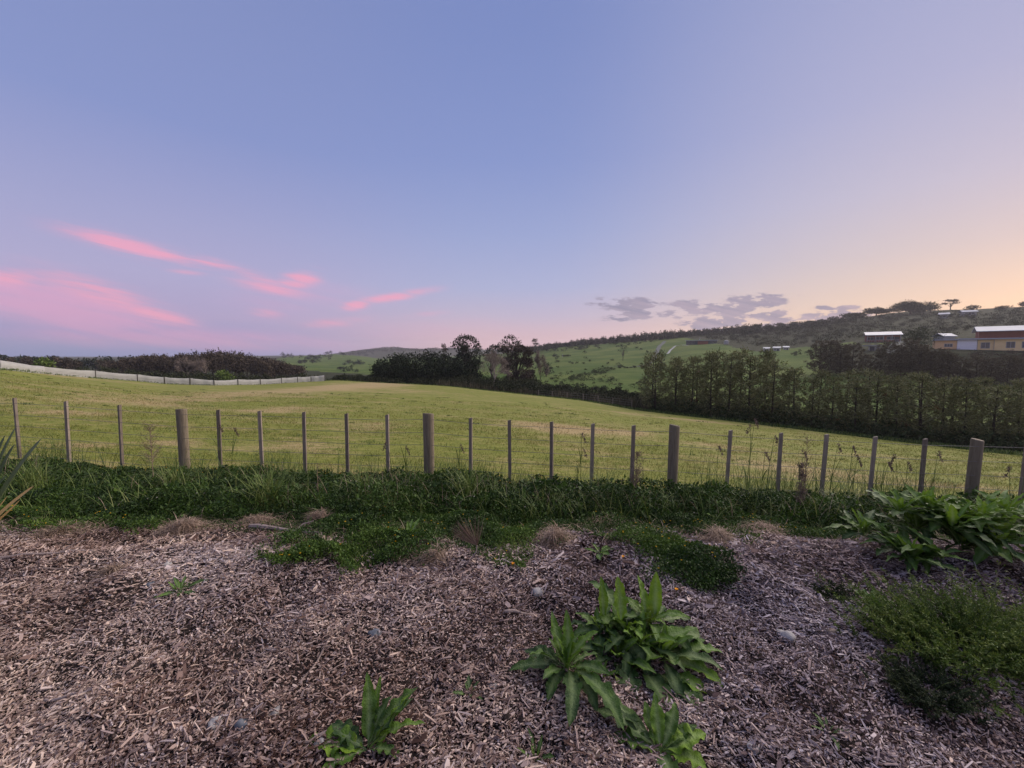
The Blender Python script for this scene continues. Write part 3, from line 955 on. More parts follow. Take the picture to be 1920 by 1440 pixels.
def pine_template(H=8.0, Rr=1.9, dens=1.0, rust=0.0, start=.08, needle='needle'):
    tm, cm = MB(), MB()
    lean = rng.normal(size=2) * .02
    tm.tube([(0, 0, -.6), (lean[0] * H * .4, lean[1] * H * .4, H * .4), (lean[0] * H, lean[1] * H, H)], [.13, .10, .025], 6)
    z = start * H
    while z < H * .97:
        fr = z / H
        rad = Rr * (1.0 - fr) ** .38 * (1.0 if fr > .25 else .75 + fr) * random.uniform(.85, 1.1)
        nb = random.choice([4, 4, 5, 5])
        a0 = random.uniform(0, 6.28)
        for b in range(nb):
            a = a0 + b * 2 * math.pi / nb + random.uniform(-.25, .25)
            L = rad * random.uniform(.7, 1.15)
            rise = random.uniform(.12, .5)
            base = np.array([lean[0] * z, lean[1] * z, z])
            d = np.array([math.cos(a), math.sin(a), rise])
            tt = np.linspace(0, 1, 4)
            P = base + d * (tt * L)[:, None]; P[:, 2] += .18 * L * tt ** 2
            tm.tube(P, [.035, .028, .02, .01], 3, .5, 0, cap=False)
            nt = max(1, int(2.9 * L / Rr + .9))
            for q in range(nt):
                u_ = 1.0 - q * .27 * random.uniform(.7, 1.2)
                if u_ < .3: break
                c = base + d * u_ * L + np.array([0, 0, .18 * L * u_ * u_]) + rng.normal(size=3) * .12
                k = int(24 * dens)
                dd = unit(rng.normal(size=(k, 3)) * .75 + np.array([math.cos(a) * .5, math.sin(a) * .5, .55]))
                mi = 1 if random.random() < rust else 0
                cm.diamonds(c + rng.normal(size=(k, 3)) * .13, dd, rdir(k), rng.uniform(.26, .46, k), .085, rng.random(k), mi=mi, belly=.5)
        z += random.uniform(.62, .9) / (dens ** 1.5)
    k = 90
    cm.diamonds(np.array([lean[0] * H, lean[1] * H, H - .5]) + rng.normal(size=(k, 3)) * [.25, .25, .25], unit(rng.normal(size=(k, 3)) * .5 + np.array([0, 0, 1])), rdir(k), .38, .08, rng.random(k))
    return tm.mesh('trunk', M['bark']), cm.mesh('crown', [M[needle], M['rustleaf']])


ORD = 'first second third fourth fifth sixth seventh eighth ninth tenth eleventh twelfth thirteenth fourteenth fifteenth sixteenth seventeenth eighteenth nineteenth twentieth'.split()
TENS = {2: 'twenty', 3: 'thirty', 4: 'forty'}


def ordinal(i):
    if i <= 20: return ORD[i - 1]
    return TENS[i // 10] + '-' + ORD[i % 10 - 1] if i % 10 else TENS[i // 10][:-1] + 'ieth'


pines = [pine_template(8, random.uniform(1.7, 2.1), rust=(.0, .0, .0, .01, .02, .0)[i], start=.05) for i in range(6)]
GP = 'young pines of the shelterbelt below the field'


def pine_row(pix0, pix1, step, dD, topf, wordrow, jitter=.5):
    """pines along a line behind the field edge; topf gives the picture row of the tops"""
    out = []
    px = pix0
    while px < pix1:
        e = at(px, 30)
        u = uof(px)
        kd, _ = key_at(np.array([u]))
        D = float(kd[3, 0]) + dD + random.uniform(-jitter, jitter)
        b = at(px, D)
        top = topf(px) + random.uniform(-5, 10)
        Ht = (vslope(top) * D + EYE) - b[2]
        out.append((px, b, Ht))
        px += step * 750 / D * random.uniform(.85, 1.15) / (1 + .15 * abs(u))
    out.sort(key=lambda q: q[1][0] / q[1][1])
    for i, (px, b, Ht) in enumerate(out):
        Ht = max(3.2, Ht)
        sc = Ht / 8.0
        lab = f'dark young pine, {ordinal(i + 1)} from the left in the {wordrow} row of the shelterbelt'
        wsc = min(1.05, sc * 1.0 + .12) * random.uniform(.8, 1.15)
        place_tree('pine_tree', random.choice(pines), b, lab, 'pine tree', GP, scale=(wsc, wsc, sc))


def top1(px):
    return float(np.interp(px, [1215, 1225, 1240, 1260, 1300, 1400, 1470, 1485, 1500, 1520, 1600, 1700, 1800, 1920], [672, 662, 666, 668, 664, 658, 663, 676, 698, 700, 696, 700, 706, 712]))


pine_row(1230, 1960, 2.35, 3.2, lambda p: top1(p) + 6, 'front')
pine_row(1224, 1960, 3.0, 6.5, lambda p: top1(p) + (30 if 1482 < p < 1512 else 0), 'second')
# rusty band: upper row of browner pines in front of the houses
rusty = [pine_template(7, 2.3, dens=1.3, needle='rustneedle', start=.04) for _ in range(3)]
UP = [(1536, 700, 642), (1556, 702, 640), (1575, 704, 648), (1596, 700, 646), (1622, 706, 666), (1648, 708, 660), (1668, 706, 642), (1688, 700, 652), (1706, 704, 638), (1722, 706, 650), (1744, 706, 660), (1764, 706, 656), (1778, 708, 664), (1800, 708, 672), (1830, 712, 668), (1856, 714, 672), (1888, 716, 668), (1912, 718, 672)]
for i, (px, pb, pt) in enumerate(UP):
    b = hit(px, pb, 60)
    Ht = (vslope(pt) * b[1] + EYE) - b[2]
    sc = Ht / 7
    place_tree('brown_pine_tree', random.choice(rusty), b, f'brownish pine, {ordinal(i + 1)} from the left in the upper row below the houses', 'pine tree', 'brownish pines of the upper row', scale=(sc * 1.25, sc * 1.25, sc))

# big grey-green tree in front of the ridge, and others placed one by one
def single(name, px, pb, pt, wpx, label, crown, cat='tree', n=1500, k=9, lowz=.3, dmin=90, size=None, squash=.7, group=None, D=None, trunk=None, mat_trunk='limb', blobs=None):
    b = hit(px, pb, dmin) if D is None else at(px, D)
    s = pxscale(b[1])
    Ht = (vslope(pt) * b[1] + EYE) - b[2]
    Wd = wpx * s
    tm = round_tree(Ht, Wd, n, size or max(.3, 1.7 * s), crown, k=k, lowz=lowz, squash=squash, trunk=trunk or max(.18, Ht * .02), mat_trunk=mat_trunk, blobs=blobs(Ht, Wd) if blobs else None)
    return place_tree(name, tm, b, label, cat, group, rz=0)


single('bushy_tree', 1718, 656, 613, 56, 'large rounded grey green tree between the brick and yellow houses', 'midcrown', n=3500, k=14, lowz=.05)
def bl_dome(Ht, Wd):
    out = []
    for i in range(24):
        x = random.uniform(-.42, .42); env = math.sqrt(1 - (2 * x) ** 2 * .9)
        out.append((x * Wd, random.uniform(-.2, .2) * Wd, Ht * (.25 + .52 * env * random.uniform(.15, 1)), Wd * .14, Wd * .14, Ht * .19))
    return out
single('spreading_tree', 1707, 589, 562, 78, 'widest flat topped spreading tree on the ridge skyline', 'darkcrown', n=11000, dmin=200, blobs=bl_dome, trunk=.6)
single('spreading_tree', 1745, 586, 566, 30, 'small spreading tree touching the right side of the widest ridge tree', 'darkcrown', n=1200, dmin=200, blobs=bl_dome, trunk=.4)
single('spreading_tree', 1643, 592, 575, 40, 'rounded spreading tree on the ridge just left of the widest one', 'darkcrown', n=4200, dmin=200, blobs=bl_dome, trunk=.45)
single('spreading_tree', 1605, 598, 585, 34, 'dark dome shaped tree on the ridge, leftmost of the big ridge trees', 'darkcrown', n=4200, dmin=200, blobs=bl_dome, trunk=.45)
def bl_umb(Ht, Wd):
    out = []
    for z, w_ in ((.9, .28), (.8, .42), (.62, .5)):
        for i in range(4):
            a = random.uniform(0, 6.28)
            out.append((math.cos(a) * Wd * w_ * .6, math.sin(a) * Wd * w_ * .6, Ht * z, Wd * .17, Wd * .17, Ht * .045))
    return out
single('umbrella_tree', 1782, 579, 561, 26, 'lone small umbrella shaped tree in layered tiers on the ridge skyline', 'browncrown', n=700, dmin=200, blobs=bl_umb, trunk=.35)
single('edge_tree', 1918, 577, 566, 16, 'small round tree on the ridge at the right edge of the photo', 'browncrown', n=500, dmin=200)
# darker domes along the ridge left of them
DOM = [(1585, 601, 589, 26), (1565, 604, 594, 24), (1540, 607, 600, 22), (1516, 610, 603, 20), (1490, 612, 605, 24), (1462, 615, 606, 22), (1440, 617, 608, 18), (1420, 620, 609, 20), (1398, 623, 611, 18), (1822, 584, 573, 24), (1880, 580, 575, 24)]
for i, (px, pb, pt, wd) in enumerate(sorted(DOM)):
    side = 'small dark rounded tree on the ridge skyline, ' + ordinal(i + 1) + ' from the left of its group'
    single('ridge_tree', px, pb, pt, wd, side, 'darkcrown', n=700, k=7, dmin=200, lowz=.15, group='small rounded trees along the ridge')


# centre clump of dark evergreens and the emergent trees
CL = [(716, 674, 46, 88), (745, 664, 56, 92), (778, 660, 60, 96), (806, 659, 56, 100), (832, 664, 52, 97), (858, 668, 52, 95), (884, 676, 42, 90), (730, 686, 50, 84), (770, 682, 55, 84), (812, 680, 56, 85), (850, 684, 50, 85)]
for i, (px, pt, wp, D) in enumerate(sorted(CL)):
    b = at(px, D)
    Ht = (vslope(pt) * D + EYE) - b[2]
    tm = round_tree(Ht, wp * pxscale(D), 3000, .42, 'darkcrown', k=14, lowz=.02, squash=.8)
    place_tree('evergreen_tree', tm, b, f'dense dark evergreen, {ordinal(i + 1)} from the left in the clump beyond the crest', 'evergreen tree', 'dark evergreens beyond the crest', rz=0)


def bl_arch(Ht, Wd):
    out = []
    for a in np.linspace(-1.25, 1.25, 11):
        out.append((math.sin(a) * Wd * .42, random.uniform(-.2, .2) * Wd, Ht * (.66 + .28 * math.cos(a)), Wd * .12, Wd * .12, Ht * .045))
    for i in range(18):
        out.append((random.uniform(-.42, .42) * Wd, random.uniform(-.3, .3) * Wd, Ht * random.uniform(.42, .72), Wd * .13, Wd * .13, Ht * .045))
    for i in range(14):
        a = random.uniform(-1.1, 1.1); r_ = random.uniform(.1, .36)
        out.append((math.sin(a) * Wd * r_, random.uniform(-.3, .3) * Wd, Ht * (.62 + r_ * .62 * math.cos(a)), Wd * .09, Wd * .09, Ht * .035))
    for i in range(6):
        out.append((random.uniform(-.3, .3) * Wd, random.uniform(-.3, .3) * Wd, Ht * random.uniform(.2, .42), Wd * .22, Wd * .22, Ht * .1))
    return out
single('tall_tree', 875, 0, 627, 52, 'tall tree with arched open crown rising above the dark evergreens', 'darkcrown', n=5200, blobs=bl_arch, D=112, size=.45, trunk=.3)
single('small_open_tree', 832, 0, 641, 20, 'small open topped tree just left of the tall arched tree', 'browncrown', n=350, D=118, blobs=bl_umb, size=.35)
def bl_gum(Ht, Wd):
    out = []
    for i in range(34):
        z = random.uniform(.15, .88); w_ = .46 * math.sqrt(max(.1, 1 - ((z - .5) / .55) ** 2))
        out.append((random.uniform(-w_, w_) * Wd, random.uniform(-w_, w_) * Wd, z * Ht, Wd * .14, Wd * .14, Ht * .07))
    return out
single('brown_tree', 968, 0, 639, 62, 'big brown leaved tree standing right of the pale bare tree', 'browncrown', n=9000, D=90, blobs=bl_gum, size=.36, trunk=.3)
def bl_flat(Ht, Wd):
    return [(Wd * x, random.uniform(-.2, .2) * Wd, Ht * z, Wd * .12, Wd * .12, Ht * .028) for x, z in ((-.3, .84), (-.15, .9), (0, .97), (.12, .985), (.25, .95), (.42, .88), (.3, .86), (-.42, .78), (-.55, .76), (0, .86), (.1, .8), (-.2, .78), (.2, .76))]
single('flat_topped_tree', 952, 0, 630, 46, 'dark flat topped tree poking out above the big brown tree', 'darkcrown', n=900, D=98, blobs=bl_flat, size=.34, trunk=.28)
single('low_flat_tree', 922, 0, 648, 36, 'low dark flat tree at the left of the big brown tree', 'darkcrown', n=700, D=104, blobs=bl_flat, size=.34, trunk=.22)

def bare(name, px, D, pt, label, spread=.5, depth=6, trunk=None, m='palelimb', haze=True, kids=3, wpx=40, r=.16):
    b = at(px, D)
    Ht = (vslope(pt) * D + EYE) - b[2]
    t = thing(name, label, 'bare tree', b)
    tm = MB()
    branching(tm, np.array([0, 0, -.3]), unit(np.array([.03, 0, 1.0])), Ht * .34, r, depth, 0, spread, .22, .5, kids, .72)
    V = np.concatenate(tm.V); sc = Ht / V[:, 2].max(); scx = (wpx * pxscale(D)) / (np.percentile(V[:, 0], 97) - np.percentile(V[:, 0], 3))
    me = tm.mesh('trunk', M[m])
    o = obj('trunk', me, t, scale=(scx, scx, sc))
    cm = MB()
    k = 3200
    idx = rng.integers(0, len(V), k)
    hi = V[idx]; hi = hi[hi[:, 2] > V[:, 2].max() * .35]
    cm.diamonds(hi * [scx, scx, sc] + rng.normal(size=hi.shape) * .15, rdir(len(hi), .5), rdir(len(hi)), .40, .06, rng.random(len(hi)))
    obj('twigs', cm.mesh('twigs', M['palecrown']), t)


bare('bare_tree', 927, 80, 656, 'pale leafless tree with spreading twigs in front of the big brown tree', wpx=48, depth=6)
bare('bare_tree', 1012, 96, 655, 'faint pinkish brown leafless tree on the green slope', wpx=24, depth=5, m='limb', r=.12)
single('dark_bush_tree', 1024, 706, 680, 24, 'small dark round tree at the foot of the pinkish leafless tree', 'darkcrown', n=900, dmin=70, lowz=.05)
single('dark_bush_tree', 998, 703, 694, 14, 'very small dark shrub left of the small dark round tree', 'darkcrown', n=400, dmin=70, lowz=.05)
single('hill_tree', 1003, 661, 634, 14, 'thin open tree on the skyline left of the ridge pines', 'browncrown', n=350, dmin=200, blobs=bl_umb)
single('hill_tree', 1006, 661, 645, 26, 'dark low tree under the thin open skyline tree', 'darkcrown', n=600, dmin=200, lowz=.05)
single('hill_tree', 1042, 657, 640, 16, 'pointed dark tree on the skyline just before the pines begin', 'darkcrown', n=500, dmin=200, lowz=.05)
single('hill_tree', 1025, 659, 645, 20, 'rounded dark tree on the skyline between two darker ones', 'darkcrown', n=500, dmin=200, lowz=.05)
single('spindly_tree', 1168, 676, 647, 26, 'spindly half bare tree alone in the middle of the green hill', 'midcrown', n=200, dmin=150, blobs=bl_umb)
single('pointed_tree', 1239, 700, 656, 20, 'dark egg shaped tree at the left end above the shelterbelt', 'darkcrown', n=1500, dmin=62, lowz=.05)
single('lime_shrub', 85, 0, 671, 30, 'bright lime shrub showing over the left end of the white silt fence', 'limecrown', n=700, D=58, lowz=.05)
single('olive_shrub', 418, 0, 696, 32, 'rounded olive shrub just behind the dip in the white silt fence', 'limecrown', n=800, D=72, lowz=.02)
for i, (px, pt) in enumerate([(352, 672), (385, 676)]):
    bare('dead_tree', px, 118, pt - 3, ('left' if i == 0 else 'right') + ' one of two pale dead trunks in front of the dark wood', wpx=26, depth=4, r=.13)


# ------------------------------------------------------------------ woods and scrub that read as one mass
def cone_blobs(x, y, z, H, Wd):
    out = []
    for f in (.25, .45, .65, .85):
        out.append((x + random.uniform(-.1, .1) * Wd, y + random.uniform(-.1, .1) * Wd, z + H * f, Wd * .5 * (1.1 - f), Wd * .5 * (1.1 - f), H * .14))
    return out


def mass(name, items, m, label, cat, n_each, size, conifer=False, trunk=True, sizes=None):
    mb = MB()
    for (b, H, Wd) in items:
        if conifer:
            bl = cone_blobs(b[0], b[1], b[2], H, Wd)
        else:
            bl = [(b[0] + random.uniform(-.25, .25) * Wd, b[1] + random.uniform(-.25, .25) * Wd, b[2] + H * random.uniform(.35, .8), Wd * random.uniform(.22, .4), Wd * random.uniform(.22, .4), H * random.uniform(.14, .26)) for _ in range(5)]
            bl.append((b[0], b[1], b[2] + H * .85, Wd * .22, Wd * .22, H * .12))
        sz = size if size else max(.22, 1.6 * pxscale(b[1]))
        leafcloud(mb, bl, n_each, sz)
        if trunk:
            mb.tube([(b[0], b[1], b[2] - .3), (b[0], b[1], b[2] + H * .75)], [H * .014 + .05, .04], 4, .5, 1, cap=False)
    return obj(name, mb.mesh(name, [M[m], M['limb']]), label=label, cat=cat, kind='stuff')


def from_px(lst, dmin):
    out = []
    for (px, pb, pt, wp) in lst:
        b = hit(px, pb, dmin)
        out.append((b, (vslope(pt) * b[1] + EYE) - b[2], wp * pxscale(b[1])))
    return out


def at_px(px, D, pt, wp):
    b = at(px, D)
    return (b, max(1.0, (vslope(pt) * D + EYE) - b[2]), wp * pxscale(D))


wl = []
def topw(px):
    return float(np.interp(px, [-700, 0, 60, 120, 200, 250, 280, 330, 370, 395, 430, 460, 480, 510, 540, 570, 600], [668, 669, 668, 670, 671, 669, 665, 664, 660, 656, 657, 661, 666, 672, 680, 690, 700]))
for i in range(210):
    px = random.uniform(-60, 560) if i % 3 == 0 else random.uniform(235, 560)
    D = random.uniform(125, 175)
    wl.append(at_px(px, D, topw(px) + random.uniform(-2, 7), random.uniform(14, 26)))
mass('dark_wood', wl, 'browncrown', 'dark brown green wood behind the middle of the white silt fence', 'wood', 380, .55)
wl = []
for i in range(130):
    px = random.uniform(-700, 270)
    wl.append(at_px(px, random.uniform(190, 280), topw(px) + random.uniform(-4, 2), random.uniform(14, 26)))
mass('far_wood', wl, 'darkcrown', 'low dark wood along the flat horizon at the far left', 'wood', 160, 1.0)
wl = []
for i in range(170):
    px = random.uniform(-500, 610)
    wl.append(at_px(px, random.uniform(80, 115), float(np.interp(px, [-500, 0, 200, 300, 500, 610], [678, 680, 692, 698, 702, 704])) + random.uniform(-4, 8), random.uniform(14, 30)))
mass('fence_scrub', wl, 'scrub', 'olive scrub growing right behind the white silt fence', 'scrub', 150, .4, trunk=False)
# ridge pine plantation
wl = []
px = 990
while px < 1420:
    D0_ = float(np.interp(px, [1000, 1220, 1600], [475, 418, 380]))
    top = float(np.interp(px, [990, 1060, 1110, 1230, 1300, 1420], [651, 641, 634, 622, 618, 607]))
    for r_ in range(3):
        wl.append(at_px(px + random.uniform(-4, 4), D0_ - 6 + r_ * 12, top + random.uniform(-2, 4) + (2 - r_) * 1.5 - 1, random.uniform(9, 14)))
    px += 4.0
mass('pine_plantation', wl, 'darkcrown', 'thin dark pine plantation along the skyline ridge in the centre right', 'plantation', 190, 1.2, conifer=True)
wl = []
for i in range(90):
    px = random.uniform(1390, 1600)
    base = float(np.interp(px, [1390, 1600], [624, 599]))
    wl += from_px([(px, base + random.uniform(1, 9), base + random.uniform(-9, 0), random.uniform(8, 16))], 150)
mass('ridge_bush', wl, 'darkcrown', 'dark bush along the skyline between the pine plantation and big ridge trees', 'bush', 120, 1.0)
# hillside bush
wl = []
def poly_fill(poly, n, hpx, wpx, dmin, out):
    xs = [a for a, b in poly]; ys = [b for a, b in poly]
    c = 0
    while c < n:
        px, py = random.uniform(min(xs), max(xs)), random.uniform(min(ys), max(ys))
        if inpoly(px, py, poly):
            c += 1
            h_ = random.uniform(*hpx)
            out += from_px([(px, py, py - h_, random.uniform(*wpx))], dmin)
poly_fill([(1250, 634), (1400, 620), (1600, 603), (1620, 636), (1560, 640), (1480, 652), (1420, 652), (1360, 640), (1290, 634)], 380, (4, 9), (8, 18), 120, wl)
poly_fill([(1600, 600), (1700, 590), (1940, 582), (1940, 615), (1840, 612), (1760, 640), (1700, 640), (1610, 622)], 420, (3, 8), (8, 20), 100, wl)
mass('hillside_scrub', wl, 'scrub', 'grey green bush covering the upper hillside at right', 'bush', 60, None, trunk=False)
wl = []
poly_fill([(1780, 668), (1940, 662), (1990, 662), (1990, 724), (1780, 722), (1700, 706), (1700, 690)], 230, (5, 12), (12, 24), 60, wl)
poly_fill([(1540, 690), (1700, 690), (1780, 715), (1780, 728), (1600, 708), (1540, 704)], 60, (5, 12), (10, 20), 60, wl)
mass('reddish_scrub', wl, 'redscrub', 'reddish brown scrub bank under the long yellow house', 'scrub', 110, None, trunk=False)
# small bushes and hedges on the green hill
wl = []
poly_fill([(1105, 648), (1230, 634), (1235, 640), (1110, 658)], 22, (3, 6), (5, 10), 150, wl)
poly_fill([(990, 657), (1105, 650), (1105, 656), (990, 664)], 26, (3, 8), (6, 12), 150, wl)
poly_fill([(1060, 712), (1140, 690), (1165, 686), (1150, 696), (1090, 716)], 60, (3, 8), (8, 16), 80, wl)
poly_fill([(1160, 688), (1200, 689), (1200, 691), (1160, 691)], 10, (2, 4), (5, 8), 100, wl)
poly_fill([(1150, 722), (1225, 716), (1225, 722), (1150, 726)], 8, (2, 4), (5, 10), 80, wl)
poly_fill([(985, 668), (1210, 640), (1225, 690), (1150, 700), (1000, 700)], 34, (2, 5), (4, 9), 100, wl)
poly_fill([(985, 700), (1100, 704), (1220, 722), (1222, 742), (1100, 730), (1010, 718)], 70, (3, 8), (7, 15), 70, wl)
poly_fill([(1000, 672), (1090, 664), (1092, 667), (1002, 676)], 12, (2, 4), (5, 8), 100, wl)
poly_fill([(1480, 664), (1585, 640), (1590, 644), (1490, 670)], 16, (2, 6), (5, 10), 80, wl)
mass('hill_shrubs', wl, 'midcrown', 'scattered low dark shrubs over the green hill in the centre', 'shrubs', 60, None, trunk=False)
wl = []
for (a, b_, c, d_) in [(530, 625, 665, 670), (575, 620, 668, 676), (640, 686, 676, 683), (632, 672, 688, 697), (560, 600, 676, 680), (600, 700, 660, 666)]:
    for i in range(14):
        px = random.uniform(a, b_); py = random.uniform(c, d_)
        wl += from_px([(px, py + 3, py - random.uniform(1, 5), random.uniform(6, 12))], 180)
mass('far_hedges', wl, 'darkcrown', 'dark hedges and tree lines on the far green farmland left of centre', 'hedges', 70, None, trunk=False)
wl = []
for i in range(150):
    px = random.uniform(655, 1000); D = random.uniform(1400, 1560)
    wl.append(at_px(px, D, vslope(0) and float(np.interp(px, [640, 700, 740, 780, 850, 900, 1000], [662, 653, 650, 653, 652, 654, 659])) + random.uniform(-1, 4), random.uniform(8, 18)))
mass('distant_bush', wl, 'scrub', 'hazy bush on the distant low ridge behind the dark evergreens', 'bush', 60, 4.0, trunk=False)
# valley band of flax, rushes and shrubs beyond the crest
wl = []
for i in range(380):
    px = random.uniform(630, 1230)
    kd, _ = key_at(np.array([uof(px)]))
    D = float(kd[3, 0]) + random.uniform(4, 32)
    near_ = (D - kd[3, 0]) / 32
    edge = float(np.interp(px, [630, 720, 850, 1000, 1100, 1230], [712, 718, 725, 740, 752, 772]))
    topp = float(np.interp(px, [630, 700, 780, 850, 900, 950, 1000, 1060, 1100, 1230], [704, 702, 700, 692, 694, 698, 704, 716, 722, 730]))
    tp = edge - 3 - (edge - topp) * (.25 + .75 * near_) * random.uniform(.5, 1.05)
    wl.append(at_px(px, float(D), tp, random.uniform(14, 30)))
mass('valley_scrub', wl, 'scrub', 'band of mixed green shrubs in the dip beyond the field crest', 'scrub', 260, .28, trunk=False)
mb = MB()
for i in range(900):
    px = random.uniform(820, 1228)
    kd, _ = key_at(np.array([uof(px)])); D = float(kd[3, 0]) + random.uniform(3, 14)
    b = at(px, D); k = 14
    hgt = random.uniform(.7, 1.9)
    mb.diamonds(b + rng.normal(size=(k, 3)) * [.25, .25, .02], unit(rng.normal(size=(k, 3)) * .3 + [0, 0, 1]), rdir(k), hgt * rng.uniform(.6, 1.1, k), .09, rng.random(k) * .5 + random.random() * .5, belly=.5)
obj('rush_band', mb.mesh('rush_band', M['rushes']), label='upright brownish rushes and flax along the bottom of the dip', cat='rushes', kind='stuff')
# undergrowth beneath the pines
mb = MB()
for i in range(1150):
    px = random.uniform(1225, 1960)
    kd, _ = key_at(np.array([uof(px)])); D = float(kd[3, 0]) + random.uniform(1.5, 11)
    b = at(px, D)
    w_ = random.uniform(.4, .9); hh = random.uniform(.4, 1.9) * (1.25 if px < 1500 else 1)
    leafcloud(mb, [(b[0], b[1], b[2] + hh * .4, w_, w_, hh * .55)], 45, .28)
obj('pine_undergrowth', mb.mesh('pine_undergrowth', M['midcrown']), label='dark undergrowth around the feet of the shelterbelt pines', cat='undergrowth', kind='stuff')

# ------------------------------------------------------------------ silt fence at the top of the field
SF = [(-420, 676, 690), (-260, 674, 690), (-120, 672, 690), (0, 675, 693), (83, 687, 701), (180, 695, 709), (258, 702, 714), (308, 707, 719), (356, 709, 720.5), (401, 713, 722), (446, 711, 721), (488, 711, 720), (528, 708.5, 718), (558, 706.5, 716), (583, 705.5, 714), (609, 703, 711)]
t = thing('silt_fence', 'long pale fabric silt fence curving along the far left edge of the field', 'silt fence', (0, 0, 0))
G = []
for (px, pt, pb) in SF:
    u = uof(px); kd, kv = key_at(np.array([u]))
    D = float(kd[3, 0]) * .985
    b = np.array([u * D, D, float(height(u * D, D)[0])])
    ztop = vslope(pt) * D + EYE
    G.append((b, max(.75, min(1.2, ztop - b[2]))))
for i in range(len(G) - 1):
    (a, ha), (b, hb) = G[i], G[i + 1]
    nseg = 14
    tt = np.linspace(0, 1, nseg)
    xy = a[None, :2] + (b - a)[None, :2] * tt[:, None]
    zg = height(xy[:, 0], xy[:, 1])
    ht = ha + (hb - ha) * tt - .12 * 4 * tt * (1 - tt) * random.uniform(.3, 1.0)
    ht += .012 * np.sin(tt * 20 + i)
    off = .06 * np.sin(tt * 12 + i)[:, None] * np.array([[0, 1, 0]])
    bot = np.column_stack([xy, zg - .05]) + off * .3
    top = np.column_stack([xy, zg + ht]) + off
    md = (bot + top) / 2 + off * .8 + [0, .03, 0]
    mb = MB()
    back_ = np.array([0, .012, 0])
    mb.add(np.concatenate([bot, md, top, top + back_, md + back_, bot + back_]), grid_faces(6, nseg))
    obj('fabric_panel', mb.mesh('fabric_panel', M['silt'], True), t)
for (b, h_) in G:
    mb = MB(); mb.box((b[0], b[1] - .07, b[2] + (h_ + .15) / 2 - .1), (.09, .06, h_ + .2), .2)
    obj('stake', mb.mesh('stake', M['stake']), t)

# low rough fringe along the field edge
mb = MB()
for i in range(2600):
    px = random.uniform(-200, 1960)
    kd, _ = key_at(np.array([uof(px)])); D = float(kd[3, 0]) + (random.uniform(-1.2, 1.0) if px < 620 else random.uniform(.2, 2.6))
    b = at(px, D); k = 10
    mb.diamonds(b + rng.normal(size=(k, 3)) * [.3, .3, 0], unit(rng.normal(size=(k, 3)) * .5 + [0, 0, 1]), rdir(k), rng.uniform(.12, .38, k) * (.7 if px < 620 else 1), .06, rng.random(k), belly=.5)
obj('edge_grass', mb.mesh('edge_grass', M['grassblade']), label='rough grass fringe along the far edge of the mown field', cat='grass', kind='stuff')
# thin wire fence far beyond the crest: a few grey posts
GPX = [1010, 1036, 1064, 1094, 1122, 1150, 1186]
t = thing('far_fence', 'thin post fence beyond the crest of the field', 'fence', (0, 0, 0))
pp = []
for px in GPX:
    kd, _ = key_at(np.array([uof(px)])); b = at(px, float(kd[3, 0]) + 2.5); pp.append(b)
    mb = MB(); mb.tube([b - [0, 0, .3], b + [0, 0, 1.15]], .06, 6); obj('post', mb.mesh('post', M['batten']), t)
for hz in (.5, .8, 1.1):
    mb = MB(); mb.tube([q + [0, 0, hz] for q in pp], .012, 3); obj('wire', mb.mesh('wire', M['wire']), t)

# ------------------------------------------------------------------ post and batten fence
t_f = thing('post_fence', 'wire fence of thick round posts and thin battens across the near edge of the field', 'fence', (0, 0, 0))
def fence_at(px, ptop):
    """ground and top of a fence post: px is where the post's top stands in the photograph"""
    u = uof(px, ptop); D = 6.2 / (1 + .1 * u)
    b = np.array([u * D, D, float(height(u * D, D - 1e-4)[0])])
    return b, vslope(ptop) * D + EYE
POSTS = [(-130, 752, 0), (340, 767, 0.0), (803, 775, 0), (1263, 797, .012), (1828, 824, .03), (2440, 850, 0)]
BATT = [(-60, 748), (31, 746), (127, 752), (227, 759), (411.5, 768), (488.5, 770), (571.5, 772), (651, 775), (727, 777), (883, 783), (955, 787), (1034, 790), (1111, 794), (1187, 797),
        (1368, 806), (1462, 811), (1547, 814), (1638, 818), (1731, 822), (1922, 826), (2030, 834), (2130, 838), (2230, 842), (2330, 846)]
line = []
for i, (px, pt, lean) in enumerate(POSTS):
    b, zt = fence_at(px, pt)
    mb = MB()
    r = (.078, .078, .085, .074, .066, .06)[i]
    hgt = zt - b[2]
    th = np.linspace(0, 2 * np.pi, 22, endpoint=False)
    rows = []
    zs = [-.3, 0, hgt * .3, hgt * .6, hgt * .9, hgt - .012, hgt]
    for z in zs:
        rr = r * (1 + .02 * math.sin(z * 5 + i)) * (1 if z < hgt else .93) + .003 * vnoise(th * 3, th * 0 + z * 2, i)
        rows.append(np.column_stack([np.cos(th) * rr + lean * z, np.sin(th) * rr, np.full(22, z) + (.012 * np.cos(th + i) if z >= hgt - .02 else 0)]))
    V = np.concatenate(rows)
    F = [[a * 22 + j, a * 22 + (j + 1) % 22, (a + 1) * 22 + (j + 1) % 22, (a + 1) * 22 + j] for a in range(len(zs) - 1) for j in range(22)]
    mb.add(V + b, F, .4)
    mb.F.append(np.array([[mb.n - 22 + j for j in range(22)]])); mb.M.append(np.zeros(1, int))
    obj('post', mb.mesh('post', M['post'], False), t_f)
    line.append((b[0], b, zt))
